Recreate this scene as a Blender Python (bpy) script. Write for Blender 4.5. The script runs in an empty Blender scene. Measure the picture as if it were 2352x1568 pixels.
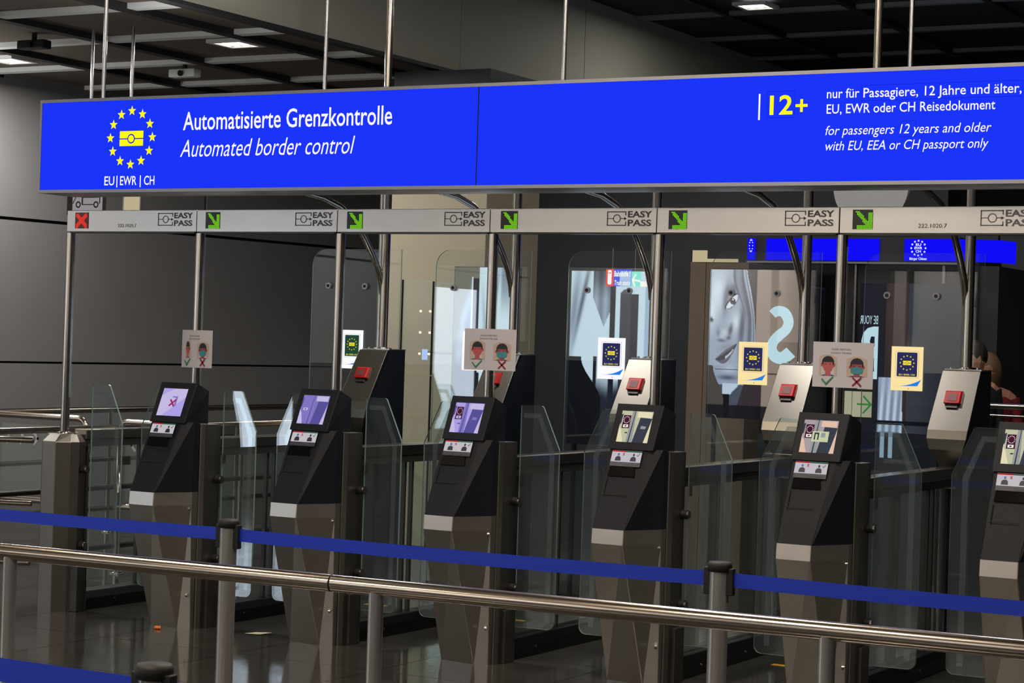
import bpy, bmesh, math, random
from mathutils import Vector, Matrix
random.seed(7)
col = bpy.context.scene.collection
sc = bpy.context.scene
PI = math.pi

# ------------------------------------------------------------------ camera
yaw, pit, rol, FPX = 0.5116, 0.0013, 0.0325, 4741.3
f = Vector((-math.sin(yaw)*math.cos(pit), math.cos(yaw)*math.cos(pit), math.sin(pit)))
rt = Vector((math.cos(yaw), math.sin(yaw), 0)); up = rt.cross(f)
R_ = rt*math.cos(rol)+up*math.sin(rol); U_ = -rt*math.sin(rol)+up*math.cos(rol)
cam = bpy.data.cameras.new('camera'); co = bpy.data.objects.new('camera', cam); col.objects.link(co)
M3 = Matrix((R_, U_, -f)).transposed()
co.matrix_world = Matrix.Translation((8.6119, -9.7056, 1.7137)) @ M3.to_4x4()
cam.sensor_width = 36; cam.sensor_fit = 'HORIZONTAL'; cam.lens = FPX/2352*36
cam.clip_start = .05; cam.clip_end = 200
sc.camera = co

# ------------------------------------------------------------------ world, exposure
w = bpy.data.worlds.new('world'); sc.world = w; w.use_nodes = True
w.node_tree.nodes['Background'].inputs[0].default_value = (.5, .55, .65, 1)
w.node_tree.nodes['Background'].inputs[1].default_value = .05
sc.view_settings.view_transform = 'Standard'; sc.view_settings.look = 'None'
sc.view_settings.exposure = 0; sc.view_settings.gamma = 1
try: sc.view_settings.use_curve_mapping = False
except Exception: pass

# ------------------------------------------------------------------ hall lamps (recessed in the ceilings)
def area(name, loc, size, power, colr, rot=(0, 0, 0), sy=None, spread=None):
    l = bpy.data.lights.new(name, 'AREA'); l.size = size; l.energy = power; l.color = colr
    if sy: l.shape = 'RECTANGLE'; l.size_y = sy
    if spread: l.spread = spread
    o = bpy.data.objects.new(name, l); o.location = loc; o.rotation_euler = rot; col.objects.link(o); return o
WARM = (1, .84, .66); NEUT = (1, .96, .91); COOL = (.75, .86, 1)
for x, y, p in ((1.5, -4.6, 90), (4.6, -2.2, 110), (5.0, -7.2, 130), (9.0, -3.6, 120), (1.5, -9.0, 90), (8.5, -10.5, 90)):
    area('hall_lamp', (x, y, 4.95), .55, p, WARM)
# lit advertisement on the left wall of the entrance hall
area('hall_advert_lamp', (-4.9, -8.7, 1.45), 1.9, 52, COOL, rot=(0, math.radians(-90), 0), sy=1.1)
# added fill lights on the unseen hall walls, for the steel to reflect
for x, p in ((-3.6, 150), (.4, 190), (4.4, 110), (9.5, 110)):
    area('wall_fill_light', (x, -12.4, 4.9 if x > 0 else 3.95), .4, p, NEUT, rot=(math.radians(-42), 0, 0), sy=.4)
for y, p in ((-9.5, 40), (-7.0, 60), (-4.2, 120)):
    area('wall_fill_light', (-3.9, y, 3.95), .4, p, COOL if y < -5 else NEUT, rot=(0, math.radians(40), 0), sy=.4)
for x, y, z, p in ((-1.5, 3.55, 4.0, 40), (-4.1, 3.85, 4.0, 105), (1.0, 8.33, 4.95, 26), (-3.4, .4, 4.0, 60), (3.2, .6, 4.95, 60), (5.6, .6, 4.95, 60), (1.2, .6, 4.95, 40), (-1.2, 7.4, 4.0, 20), (4.5, 4.6, 4.95, 24)):
    area('gate_lamp', (x, y, z-.03), .35, p, NEUT)

area('fill_uplight', (-4.3, 2.6, 3.2), .25, 30, NEUT, rot=(math.radians(180), math.radians(-12), 0))  # upward fills added to brighten the ceilings, no cove fixtures there
area('fill_uplight', (-.3, 1.2, 3.3), .25, 16, NEUT, rot=(math.radians(180), 0, 0))
area('fill_uplight', (3.6, 7.0, 3.2), .25, 9, COOL, rot=(math.radians(180), 0, 0))
# ------------------------------------------------------------------ materials
MT = {}
def srgb(r, g, b):
    return tuple(((c/255/12.92) if c/255 <= .04045 else ((c/255+.055)/1.055)**2.4) for c in (r, g, b))
def mat(name, rgb, rough=.5, metal=0., emit=None, es=1., noise=0., nscale=8., bump=0., spec=None, stretch=None):
    if name in MT: return MT[name]
    m = bpy.data.materials.new(name); m.use_nodes = True; MT[name] = m
    nt = m.node_tree; b = nt.nodes['Principled BSDF']
    c = srgb(*rgb)
    b.inputs['Base Color'].default_value = (*c, 1); b.inputs['Roughness'].default_value = rough; b.inputs['Metallic'].default_value = metal
    if spec is not None: b.inputs['Specular IOR Level'].default_value = spec
    if emit is not None:
        b.inputs['Emission Color'].default_value = (*srgb(*emit), 1); b.inputs['Emission Strength'].default_value = es
    if noise or bump:
        tc = nt.nodes.new('ShaderNodeTexCoord'); mp = nt.nodes.new('ShaderNodeMapping'); nz = nt.nodes.new('ShaderNodeTexNoise')
        nt.links.new(tc.outputs['Object'], mp.inputs[0]); nt.links.new(mp.outputs[0], nz.inputs[0])
        nz.inputs['Scale'].default_value = nscale; nz.inputs['Detail'].default_value = 5
        if stretch: mp.inputs['Scale'].default_value = stretch
        if noise:
            rp = nt.nodes.new('ShaderNodeMapRange')
            rp.inputs['To Min'].default_value = 1-noise; rp.inputs['To Max'].default_value = 1+noise
            nt.links.new(nz.outputs[0], rp.inputs[0])
            mx = nt.nodes.new('ShaderNodeVectorMath'); mx.operation = 'SCALE'; mx.inputs[0].default_value = c
            nt.links.new(rp.outputs[0], mx.inputs['Scale']); nt.links.new(mx.outputs[0], b.inputs['Base Color'])
            rr = nt.nodes.new('ShaderNodeMapRange'); k_ = min(1., noise*25) if metal < 1 else .12
            rr.inputs['To Min'].default_value = max(.02, rough-.08*k_); rr.inputs['To Max'].default_value = rough+.1*k_
            nt.links.new(nz.outputs[0], rr.inputs[0]); nt.links.new(rr.outputs[0], b.inputs['Roughness'])
        if bump:
            bp = nt.nodes.new('ShaderNodeBump'); bp.inputs['Strength'].default_value = bump; bp.inputs['Distance'].default_value = .002
            nt.links.new(nz.outputs[0], bp.inputs['Height']); nt.links.new(bp.outputs[0], b.inputs['Normal'])
    return m
def glass(name, tint=(.92, .96, .95), film=.03, filmc=(.6, .7, .68)):
    m = bpy.data.materials.new(name); m.use_nodes = True; MT[name] = m
    nt = m.node_tree; nt.nodes.clear()
    o = nt.nodes.new('ShaderNodeOutputMaterial'); tr = nt.nodes.new('ShaderNodeBsdfTransparent'); gl = nt.nodes.new('ShaderNodeBsdfGlossy')
    fr = nt.nodes.new('ShaderNodeFresnel'); 
    gb = nt.nodes.new('ShaderNodeNewGeometry'); mr = nt.nodes.new('ShaderNodeMapRange'); mr.inputs['To Min'].default_value = 1.5; mr.inputs['To Max'].default_value = 1/1.5
    nt.links.new(gb.outputs['Backfacing'], mr.inputs[0]); nt.links.new(mr.outputs[0], fr.inputs[0])
    mx = nt.nodes.new('ShaderNodeMixShader'); df = nt.nodes.new('ShaderNodeBsdfDiffuse'); m2 = nt.nodes.new('ShaderNodeMixShader')
    tr.inputs[0].default_value = (*tint, 1); gl.inputs[0].default_value = (1, 1, 1, 1); gl.inputs['Roughness'].default_value = .0
    df.inputs[0].default_value = (*filmc, 1)
    nt.links.new(fr.outputs[0], mx.inputs[0]); nt.links.new(tr.outputs[0], mx.inputs[1]); nt.links.new(gl.outputs[0], mx.inputs[2])
    m2.inputs[0].default_value = film; nt.links.new(mx.outputs[0], m2.inputs[1]); nt.links.new(df.outputs[0], m2.inputs[2])
    nt.links.new(m2.outputs[0], o.inputs[0]); return m
mat('steel_v', (196, 191, 184), .36, 1, noise=.015, nscale=3, stretch=(10, 10, .3))      # brushed along z
mat('steel_h', (200, 196, 192), .30, 1, noise=.02, nscale=3, stretch=(.4, 10, 14))      # brushed along x
mat('steel_tube', (186, 180, 174), .17, 1, noise=.012, nscale=6, stretch=(9, 9, .4))
mat('steel_rail', (184, 174, 162), .2, 1, noise=.02, nscale=10, bump=.03, stretch=(.3, 14, 14))
mat('steel_dark', (70, 70, 70), .35, 1, noise=.08, nscale=6)
mat('gunmetal', (78, 76, 74), .34, .7, noise=.08, nscale=9)
mat('alu', (150, 150, 155), .35, .8)
mat('alu_bright', (200, 202, 208), .22, 1.)
mat('alu_post', (172, 170, 170), .25, .7)
mat('steel_col', (132, 128, 122), .36, 1, noise=.015, nscale=3, stretch=(10, 10, .3))
mat('steel_plate', (128, 123, 116), .30, 1, noise=.015, nscale=3, stretch=(10, 10, .3))
mat('black_case', (22, 25, 33), .5, .0, noise=.05, nscale=30, spec=.22)
mat('black_gloss', (10, 10, 12), .12)
mat('black_matte', (9, 9, 11), .75)
mat('rubber', (12, 12, 12), .6)
mat('floor', (60, 59, 56), .09, .0, noise=.18, nscale=3.5)
mat('grout', (26, 25, 24), .5)
mat('wall_grey', (108, 107, 107), .55, .0, noise=.05, nscale=3)
mat('wall_pale', (214, 210, 204), .6, noise=.05, nscale=1.5)
mat('wall_seam', (16, 16, 18), .8)
mat('wall_dark', (36, 38, 44), .45, .0, noise=.1, nscale=2)
mat('wall_panel_dark', (66, 70, 78), .5, noise=.05, nscale=2)
mat('bulkhead', (176, 176, 162), .7, noise=.04, nscale=2)
mat('ceil_mesh', (92, 84, 74), .8, noise=.12, nscale=60)
mat('ceil_high', (40, 42, 44), .85, noise=.15, nscale=30)
mat('ceil_beam', (216, 220, 222), .6)
mat('ceil_rail', (34, 34, 36), .6)
mat('ceil_beam_high', (118, 122, 126), .6)
mat('column_beige', (176, 167, 144), .6, noise=.04, nscale=5)
mat('column_brown', (112, 98, 84), .6, noise=.05, nscale=3)
mat('tape_blue', (6, 48, 190), .55, noise=.05, nscale=40, bump=.2, stretch=(1, 1, 8))
mat('paper', (190, 187, 196), .8)
mat('paper_cream', (232, 222, 196), .7)
mat('orange', (235, 120, 30), .5)
mat('red_plastic', (190, 12, 12), .3)
mat('red_inner', (120, 60, 58), .35)
mat('skin_print', (176, 84, 88), .8); mat('skin_print2', (150, 68, 76), .8); mat('hair_print', (40, 38, 48), .8); mat('peach_print', (184, 164, 152), .8)
mat('teal_print', (62, 132, 146), .8); mat('green_print', (56, 122, 80), .8); mat('red_print', (140, 30, 48), .8); mat('ink', (120, 100, 112), .8); mat('navy_print', (50, 60, 120), .8)
mat('logo_grey', (96, 98, 104), .6); mat('logo_light', (150, 152, 156), .5); mat('logo_faint', (128, 124, 122), .45)
mat('number_ink', (44, 42, 44), .6); mat('number_faint', (120, 116, 110), .6)
mat('yellow_mark', (200, 150, 30), .6)
def emi(n, rgb, s=1.): return mat(n, (0, 0, 0), .5, emit=rgb, es=s, spec=.0)
emi('sign_blue', (26, 52, 250), 1.0); emi('sign_white', (250, 248, 244), 1.); emi('sign_yellow', (255, 250, 20), 1.); emi('sign_line', (16, 26, 190), 1.)
emi('led_green', (130, 225, 30), 1.); emi('led_red', (255, 60, 50), 1.15); mat('led_off', (12, 22, 14), .3); mat('led_off_red', (110, 10, 10), .3)
emi('lamp_glow', (255, 246, 232), 3.); emi('booth_blue', (16, 12, 246), 1.); emi('booth_white', (235, 240, 255), 1.)
emi('lav', (172, 158, 226)); emi('lav_mid', (128, 116, 190)); emi('lav_dark', (86, 80, 150)); emi('lav_pale', (196, 184, 226))
emi('s_cream', (226, 218, 180)); emi('s_olive', (190, 190, 160)); emi('s_slate', (58, 62, 74)); emi('s_wine', (72, 26, 50)); emi('s_white', (236, 232, 222)); emi('s_pink', (226, 190, 168)); emi('s_mauve', (168, 156, 160)); emi('s_green', (196, 204, 166)); emi('s_redx', (150, 40, 100)); emi('s_grey', (150, 152, 152))
emi('plate_white', (206, 200, 206), .85); emi('plate_red', (190, 30, 40), .8); emi('plate_green', (60, 120, 90), .6); mat('plate_dark', (60, 60, 74), .4); mat('plate_ink', (40, 44, 66), .5); mat('plate_blue', (70, 120, 190), .5)
emi('st_white', (252, 252, 255), 1.); emi('st_cream', (250, 226, 164), 1.); emi('st_blue', (40, 126, 226), 1.); emi('st_navy', (42, 44, 92), 1.); emi('st_green', (34, 70, 54), 1.); emi('st_yellow', (240, 222, 60), 1.); emi('st_line', (150, 140, 150), 1.)
emi('ts_red', (235, 70, 50)); emi('ts_blue', (50, 80, 225)); emi('ts_pale', (170, 195, 240)); emi('ts_green', (130, 235, 215)); emi('ts_white', (255, 253, 246))
emi('picto_white', (150, 146, 148), .9); emi('ex_beige', (168, 166, 140), .9); emi('ex_green', (54, 130, 62), .9); emi('beige_lit', (196, 182, 146), .9); emi('screen_blue', (170, 196, 236), 1.); emi('dot_warm', (255, 232, 196), 1.5)
emi('letter_ice', (196, 226, 236), 1.)
mat('disc_grey', (170, 172, 176), .6)
mat('skin', (176, 128, 104), .6); mat('dark_hair', (34, 26, 22), .6); mat('fair_hair', (112, 84, 62), .6); mat('dark_cloth', (28, 28, 34), .8); mat('red_cloth', (120, 24, 34), .8)
glass('glass', (.93, .965, .95), .012, (.5, .58, .56)); glass('glass_leaf', (.92, .96, .96), .022, (.55, .66, .7)); glass('glass_clear', (.95, .97, .97), .006, (.5, .55, .56)); glass('glass_smoke', (.6, .64, .66), .10, (.55, .62, .66))  # leaf film is a pale haze standing in for bright reflections
mat('glass_edge', (120, 146, 140), .15, emit=None)
def vcol_mat(name, s=1.):
    m = bpy.data.materials.new(name); m.use_nodes = True; MT[name] = m; nt = m.node_tree
    b = nt.nodes['Principled BSDF']; a = nt.nodes.new('ShaderNodeVertexColor'); a.layer_name = 'Col'
    b.inputs['Base Color'].default_value = (0, 0, 0, 1); b.inputs['Roughness'].default_value = .3; b.inputs['Specular IOR Level'].default_value = 0
    nt.links.new(a.outputs[0], b.inputs['Emission Color']); b.inputs['Emission Strength'].default_value = s
vcol_mat('reflected_print', 1.)

# ------------------------------------------------------------------ mesh builder
class MB:
    def __init__(s, m='steel_v'): s.v = []; s.f = []; s.mi = []; s.sm = []; s.mats = [m]; s.cur = 0
    def use(s, m):
        if m not in s.mats: s.mats.append(m)
        s.cur = s.mats.index(m); return s
    def add(s, vs, fs, smooth=False):
        o = len(s.v); s.v += [tuple(p) for p in vs]
        for q in fs: s.f.append([i+o for i in q]); s.mi.append(s.cur); s.sm.append(smooth)
        return s
    def box(s, x0, x1, y0, y1, z0, z1):
        return s.add([(x, y, z) for z in (z0, z1) for x, y in ((x0, y0), (x1, y0), (x1, y1), (x0, y1))],
                     [(3, 2, 1, 0), (4, 5, 6, 7), (0, 1, 5, 4), (1, 2, 6, 5), (2, 3, 7, 6), (3, 0, 4, 7)])
    def loft(s, rings, smooth=False, cap=True):
        n = len(rings[0]); vs = [p for r in rings for p in r]; fs = []
        for k in range(len(rings)-1):
            for i in range(n):
                j = (i+1) % n; fs.append((k*n+i, k*n+j, (k+1)*n+j, (k+1)*n+i))
        s.add(vs, fs, smooth)
        if cap: s.add(rings[0], [tuple(range(n))[::-1]]); s.add(rings[-1], [tuple(range(n))])
        return s
    def prism(s, pts, axis, a, b):          # 2-D outline swept along an axis
        def m(p, t): return {'x': (t, p[0], p[1]), 'y': (p[0], t, p[1]), 'z': (p[0], p[1], t)}[axis]
        return s.loft([[m(p, a) for p in pts], [m(p, b) for p in pts]])
    def cyl(s, p0, p1, r, n=20, r1=None, smooth=True, cap=True):
        p0, p1 = Vector(p0), Vector(p1); d = (p1-p0).normalized()
        a = d.orthogonal().normalized(); b = d.cross(a); r1 = r if r1 is None else r1
        rings = [[c+(a*math.cos(2*PI*i/n)+b*math.sin(2*PI*i/n))*q for i in range(n)] for c, q in ((p0, r), (p1, r1))]
        return s.loft(rings, smooth, cap)
    def tube(s, pts, r, n=16):
        pts = [Vector(p) for p in pts]; rings = []; a = None
        for i, p in enumerate(pts):
            d = (pts[min(i+1, len(pts)-1)]-pts[max(i-1, 0)]).normalized()
            a = d.orthogonal().normalized() if a is None else (a-d*a.dot(d)).normalized()
            b = d.cross(a); rings.append([p+(a*math.cos(2*PI*k/n)+b*math.sin(2*PI*k/n))*r for k in range(n)])
        return s.loft(rings, True)
    def lathe(s, prof, c=(0, 0, 0), n=32):
        rings = [[(c[0]+r*math.cos(2*PI*i/n), c[1]+r*math.sin(2*PI*i/n), c[2]+z) for i in range(n)] for r, z in prof]
        return s.loft(rings, True)
    def poly(s, pts, y, t=.0012):           # flat mark facing -Y, pts in (x, z)
        return s.prism(pts, 'y', y-t, y)
    def build(s, name, parent=None, bevel=0, loc=None):
        me = bpy.data.meshes.new(name)
        off = Vector((0, 0, 0))
        if parent is not None:
            p = parent
            while p is not None: off += p.location; p = p.parent
        elif loc is not None: off = Vector(loc)
        me.from_pydata([tuple(Vector(v)-off) for v in s.v], [], s.f)
        for m in s.mats: me.materials.append(MT[m])
        me.polygons.foreach_set('material_index', s.mi); me.polygons.foreach_set('use_smooth', s.sm)
        bm = bmesh.new(); bm.from_mesh(me); bmesh.ops.recalc_face_normals(bm, faces=bm.faces); bm.to_mesh(me); bm.free()
        me.update()
        o = bpy.data.objects.new(name, me); col.objects.link(o)
        if parent is not None: o.parent = parent
        elif loc is not None: o.location = loc
        if bevel:
            b = o.modifiers.new('bevel', 'BEVEL'); b.width = bevel; b.segments = 2; b.limit_method = 'ANGLE'; b.angle_limit = .6
        return o
def tag(o, label=None, cat=None, group=None, kind=None):
    if label: o['label'] = label
    if cat: o['category'] = cat
    if group: o['group'] = group
    if kind: o['kind'] = kind
    return o
def empty(name, loc, label=None, cat=None, group=None):
    o = bpy.data.objects.new(name, None); o.location = loc; o.empty_display_size = .1; col.objects.link(o)
    return tag(o, label, cat, group)
def struct(mb, name, bevel=0): return tag(mb.build(name, bevel=bevel), kind='structure')
def copy_tree(o, parent=None, loc=None):
    c = o.copy(); col.objects.link(c)
    if parent is not None: c.parent = parent
    if loc is not None: c.location = loc
    for ch in list(o.children): copy_tree(ch, c)
    return c

# ------------------------------------------------------------------ lettering (built-in font turned into mesh)
def glyphs(s, bold=0.):
    cu = bpy.data.curves.new('t', 'FONT'); cu.body = s; cu.size = 1; cu.offset = bold; cu.resolution_u = 3
    o = bpy.data.objects.new('t', cu); col.objects.link(o)
    bpy.context.view_layer.update()
    me = bpy.data.meshes.new_from_object(o.evaluated_get(bpy.context.evaluated_depsgraph_get()))
    vs = [(v.co.x, v.co.y) for v in me.vertices]; fs = [tuple(p.vertices) for p in me.polygons]
    bpy.data.objects.remove(o); bpy.data.curves.remove(cu); bpy.data.meshes.remove(me)
    return vs, fs
CAP = max(v[1] for v in glyphs('E')[0])
def text(mb, s, x0, x1, zb, h, y, shear=0., bold=.0, mirror=False):
    vs, fs = glyphs(s, bold)
    a = min(v[0] for v in vs); b = max(v[0] for v in vs); sx = (x1-x0)/(b-a); sz = h/CAP
    out = []
    for px, pz in vs:
        X = (px-a)*sx
        if mirror: X = (x1-x0)-X
        out.append((x0+X+shear*pz*sz, y, zb+pz*sz))
    mb.add(out, fs); return mb
def star(mb, x, z, r, y, t=.001):
    pts = []
    for k in range(10):
        a = PI/2+k*PI/5; q = r if k % 2 == 0 else r*.42
        pts.append((x+q*math.cos(a), z+q*math.sin(a)))
    # fan around the centre keeps the concave outline clean
    mb.add([(x, y, z)]+[(p[0], y, p[1]) for p in pts], [(0, k+1, (k+1) % 10+1) for k in range(10)])
def ring(mb, x, z, r, rw, y, n=28, sx=1.):
    o = [(x+r*sx*math.cos(2*PI*k/n), y, z+r*math.sin(2*PI*k/n)) for k in range(n)]
    i = [(x+(r-rw)*sx*math.cos(2*PI*k/n), y, z+(r-rw)*math.sin(2*PI*k/n)) for k in range(n)]
    mb.add(o+i, [(k, (k+1) % n, n+(k+1) % n, n+k) for k in range(n)])
def disc(mb, x, z, r, y, n=24, sx=1.):
    mb.add([(x+r*sx*math.cos(2*PI*k/n), y, z+r*math.sin(2*PI*k/n)) for k in range(n)], [tuple(range(n))])
def rect(mb, x0, x1, z0, z1, y): mb.add([(x0, y, z0), (x1, y, z0), (x1, y, z1), (x0, y, z1)], [(0, 1, 2, 3)])
def stroke(mb, p, q, wd, y):
    d = Vector((q[0]-p[0], q[1]-p[1])).normalized()*wd/2; n = Vector((-d.y, d.x))
    mb.add([(p[0]-d.x+n.x, y, p[1]-d.y+n.y), (q[0]+d.x+n.x, y, q[1]+d.y+n.y), (q[0]+d.x-n.x, y, q[1]+d.y-n.y), (p[0]-d.x-n.x, y, p[1]-d.y-n.y)], [(0, 1, 2, 3)])
def rrect(x0, x1, z0, z1, r, n=5):
    pts = []
    for cx, cz, a in ((x1-r, z1-r, 0), (x0+r, z1-r, 1), (x0+r, z0+r, 2), (x1-r, z0+r, 3)):
        for k in range(n+1):
            t = (a+k/n)*PI/2; pts.append((cx+r*math.cos(t), cz+r*math.sin(t)))
    return pts
def stars12(mb, cx, cz, rx, rz, rs, y):
    for k in range(12):
        a = PI/2-k*PI/6; star(mb, cx+rx*math.cos(a), cz+rz*math.sin(a), rs, y)

# =================================================================== THE ROOM
b = MB('grout').box(-6, 14, -14, 16, -.06, -.0015)
b.use('floor')
T = .9
i0 = -7
for ix in range(-7, 16):
    for iy in range(-16, 18):
        x0, y0 = ix*T+.1, iy*T+.2
        if x0+T < -6 or x0 > 14: continue
        b.add([(x0+.002, y0+.002, 0), (x0+T-.002, y0+.002, 0), (x0+T-.002, y0+T-.002, 0), (x0+.002, y0+T-.002, 0)], [(0, 1, 2, 3)])
struct(b, 'floor')
# left wall: panels with shadow gaps, running along the gate direction
def lw(y, d=0): return -5.317+.0929*y+d
b = MB('wall_seam').add([(lw(y, -.06), y, z) for y, z in ((-14, 0), (11, 0), (11, 4.1), (-14, 4.1))], [(0, 1, 2, 3)])
b.use('wall_grey')
ys = [-14, -10, -6.2, -2.4, 1.6, 4.05, 7.33, 11]
for k in range(len(ys)-1):
    ya, yb = ys[k]+.02, ys[k+1]-.02
    for z0, z1 in ((0, 1.385), (1.405, 2.715), (2.745, 4.1)):
        b.use('wall_pale' if ys[k+1] < -2 and (z0 > 1 or ys[k+1] > -3) else 'wall_grey')  # unseen panels towards the entrance set pale for the steel to reflect
        q = [(lw(ya), ya), (lw(yb), yb), (lw(yb, -.05), yb), (lw(ya, -.05), ya)]
        b.loft([[(x, y, z0) for x, y in q], [(x, y, z1) for x, y in q]])
struct(b, 'wall_left')
# back wall of dark cladding
b = MB('wall_dark').box(-4.6, 2.3, 10.3, 10.4, 0, 4.1).box(-.6, 14, 15.9, 16, 2.9, 5.05)
b.use('wall_panel_dark')
for x0, x1 in ((2.3, 3.05), (3.07, 5.2), (5.22, 7.6), (7.62, 14)):
    for z0, z1 in ((0, 1.36), (1.38, 2.28), (2.30, 2.98)): b.box(x0, x1, 9.5, 9.56, z0, z1)
b.use('wall_dark').box(2.3, 14, 9.56, 9.6, 0, 3.0)
struct(b, 'wall_back')
struct(MB('wall_dark').box(14, 14.1, -14, 16, 0, 5), 'wall_right')
struct(MB('wall_dark').box(-6.6, 14.1, -14.1, -14, 0, 1.5).use('wall_pale').box(-6.6, 14.1, -14.1, -14, 1.5, 5).use('wall_dark').box(-1.6, -.9, -14, -13.8, 0, 5).box(2.6, 3.6, -14, -13.8, 0, 5).box(7, 8.4, -14, -13.8, 0, 5), 'wall_front')  # pale upper band and dark pilasters added for streaks reflected in steel
# low ceiling of mesh trays, light battens one way and dark rails the other
b = MB('ceil_mesh').box(-6.7, -.55, -14, 11, 4.07, 4.12)
b.use('ceil_beam')
for k in range(-12, 6): b.box(-6, -.56, 3.13+1.26*k-.055, 3.13+1.26*k+.055, 4.03, 4.07)
b.use('ceil_rail')
for k in range(-3, 2): b.box(-2.42+1.26*k-.05, -2.42+1.26*k+.05, -14, 10.5, 4.02, 4.075)
struct(b, 'ceiling_low')
b = MB('bulkhead')
for y0, y1 in ((-14, -7), (-6.99, -1), (-.99, 3.4), (3.41, 5.45), (5.46, 7.75), (7.76, 12.3), (12.31, 16)): b.box(-.56, -.5, y0, y1, 4.03, 5.05)
b.use('ceil_rail').box(-.58, -.48, -14, 10.3, 4.0, 4.03)
struct(b, 'trim_1')
b = MB('ceil_high').box(-.5, 14.1, -14.1, 16, 5.03, 5.08)
b.use('ceil_beam_high')
for k in range(-15, 5): b.box(-.5, 14, 8.87+1.5*k-.04, 8.87+1.5*k+.04, 4.99, 5.03)
b.use('ceil_rail')
for k in range(0, 10): b.box(.48+1.3*k-.03, .48+1.3*k+.03, -14, 16, 4.98, 5.03)
struct(b, 'ceiling_high')

# ceiling fittings
def downlight(x, y, z, label, nx=3):
    t = empty('ceiling_light', (x, y, z), label, 'ceiling light', 'recessed ceiling lights')
    MB('ceil_beam').box(x-.17, x+.17, y-.17, y-.13, z-.03, z).box(x-.17, x+.17, y+.13, y+.17, z-.03, z).box(x-.17, x-.13, y-.13, y+.13, z-.03, z).box(x+.13, x+.17, y-.13, y+.13, z-.03, z).build('frame', t)
    for k in range(nx):
        xx = x-.13+.26*(k+.5)/nx
        MB('lamp_glow').box(xx-.036, xx+.036, y-.12, y+.12, z-.012, z-.002).build('lamp', t)
downlight(-1.5, 3.62, 4.07, 'square recessed light in the brown mesh ceiling above the star emblem')
downlight(-4.12, 3.85, 4.07, 'recessed ceiling light cut by the left edge of the picture')
downlight(1.0, 8.33, 4.99, 'recessed light in the high dark ceiling above the right half of the sign')
def cambox(x, y, z, label, dark):
    t = empty('security_camera', (x, y, z), label, 'camera')
    MB('black_matte' if dark else 'ceil_beam').box(x-.14, x+.14, y-.05, y+.05, z-.1, z-.03).build('housing', t, bevel=.01)
    MB('black_gloss').cyl((x, y-.05, z-.07), (x, y-.07, z-.07), .025).build('lens', t)
    MB('black_matte').cyl((x, y, z-.03), (x, y, z+.04), .02).build('bracket', t)
cambox(-2.84, 2.75, 4.04, 'small black camera box under the ceiling at top left', True)
cambox(-2.63, 4.4, 4.02, 'pale camera housing fixed on the ceiling batten above the star emblem', False)

# =================================================================== OVERHEAD SIGN
SY = -.34
sg = empty('overhead_sign', (3.1, -.2, 2.525), 'long blue illuminated sign reading Automatisierte Grenzkontrolle', 'sign')
X0, X1 = .066, 7.2
MB('alu').box(X0, X1, SY+.01, -.015, 2.525, 2.54).box(X0, X1, SY+.01, -.015, 3.065, 3.08).box(X0, X1, -.03, -.015, 2.54, 3.065).box(X0, X0+.012, SY+.01, -.03, 2.54, 3.065) \
    .box(X0, X1, SY, SY+.012, 2.525, 2.543).box(X0, X1, SY, SY+.012, 3.062, 3.08).box(X0, X0+.016, SY, SY+.012, 2.543, 3.062).build('sign_frame', sg)
fp = MB('sign_blue').box(X0+.016, 3.098, SY+.004, SY+.012, 2.543, 3.062).build('sign_face', sg)
fp2 = MB('sign_blue').box(3.106, X1, SY+.004, SY+.012, 2.543, 3.062).build('sign_face', sg)
MB('black_matte').box(3.098, 3.106, SY+.006, SY+.012, 2.543, 3.062).build('joint', sg)
ty = SY+.003
m = MB('sign_white'); text(m, 'Automatisierte Grenzkontrolle', 1.146, 2.566, 2.878, .101, ty, bold=.008); m.build('lettering', fp)
m = MB('sign_white'); text(m, 'Automated border control', 1.13, 2.31, 2.724, .097, ty, shear=.22, bold=-.002); m.build('lettering', fp)
m = MB('sign_white'); text(m, 'EU', .577, .652, 2.567, .051, ty, bold=.01); text(m, 'EWR', .695, .818, 2.567, .051, ty, bold=.01); text(m, 'CH', .873, .95, 2.567, .051, ty, bold=.01)
rect(m, .668, .675, 2.553, 2.622, ty); rect(m, .842, .849, 2.553, 2.622, ty); m.build('lettering', fp)
m = MB('sign_yellow'); stars12(m, .768, 2.842, .156, .156, .031, ty); m.build('star_emblem', fp)
m = MB('sign_yellow')
cx, cz = .768, 2.836
rect(m, .682, .857, cz-.042, cz-.003, ty); rect(m, .682, .857, cz+.003, cz+.045, ty)
m.use('sign_line'); disc(m, cx, cz, .028, ty-.0006); rect(m, .682, .857, cz-.003, cz+.003, ty); m.use('sign_yellow'); disc(m, cx, cz, .021, ty-.0012); m.build('passport_symbol', fp)
m = MB('sign_white'); rect(m, 4.690, 4.699, 2.847, 2.975, ty)
text(m, 'nur für', 5.042, 5.205, 2.943, .044, ty, bold=.006); text(m, 'Passagiere, 12 Jahre und älter,', 5.226, 5.985, 2.942, .044, ty, bold=.006)
text(m, 'EU, EWR oder CH Reisedokument', 5.043, 5.865, 2.869, .044, ty, bold=.006); m.build('lettering', fp2)
m = MB('sign_white'); text(m, 'for passengers 12 years and older', 5.037, 5.845, 2.766, .044, ty, shear=.2); text(m, 'with EU, EEA or CH passport only', 5.037, 5.833, 2.692, .044, ty, shear=.2); m.build('lettering', fp2)
m = MB('sign_yellow'); text(m, '12', 4.749, 4.868, 2.873, .089, ty, bold=.02); rect(m, 4.883, 4.945, 2.905, 2.919, ty); rect(m, 4.907, 4.921, 2.881, 2.943, ty); m.build('lettering', fp2)
m = MB('sign_line')
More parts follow.
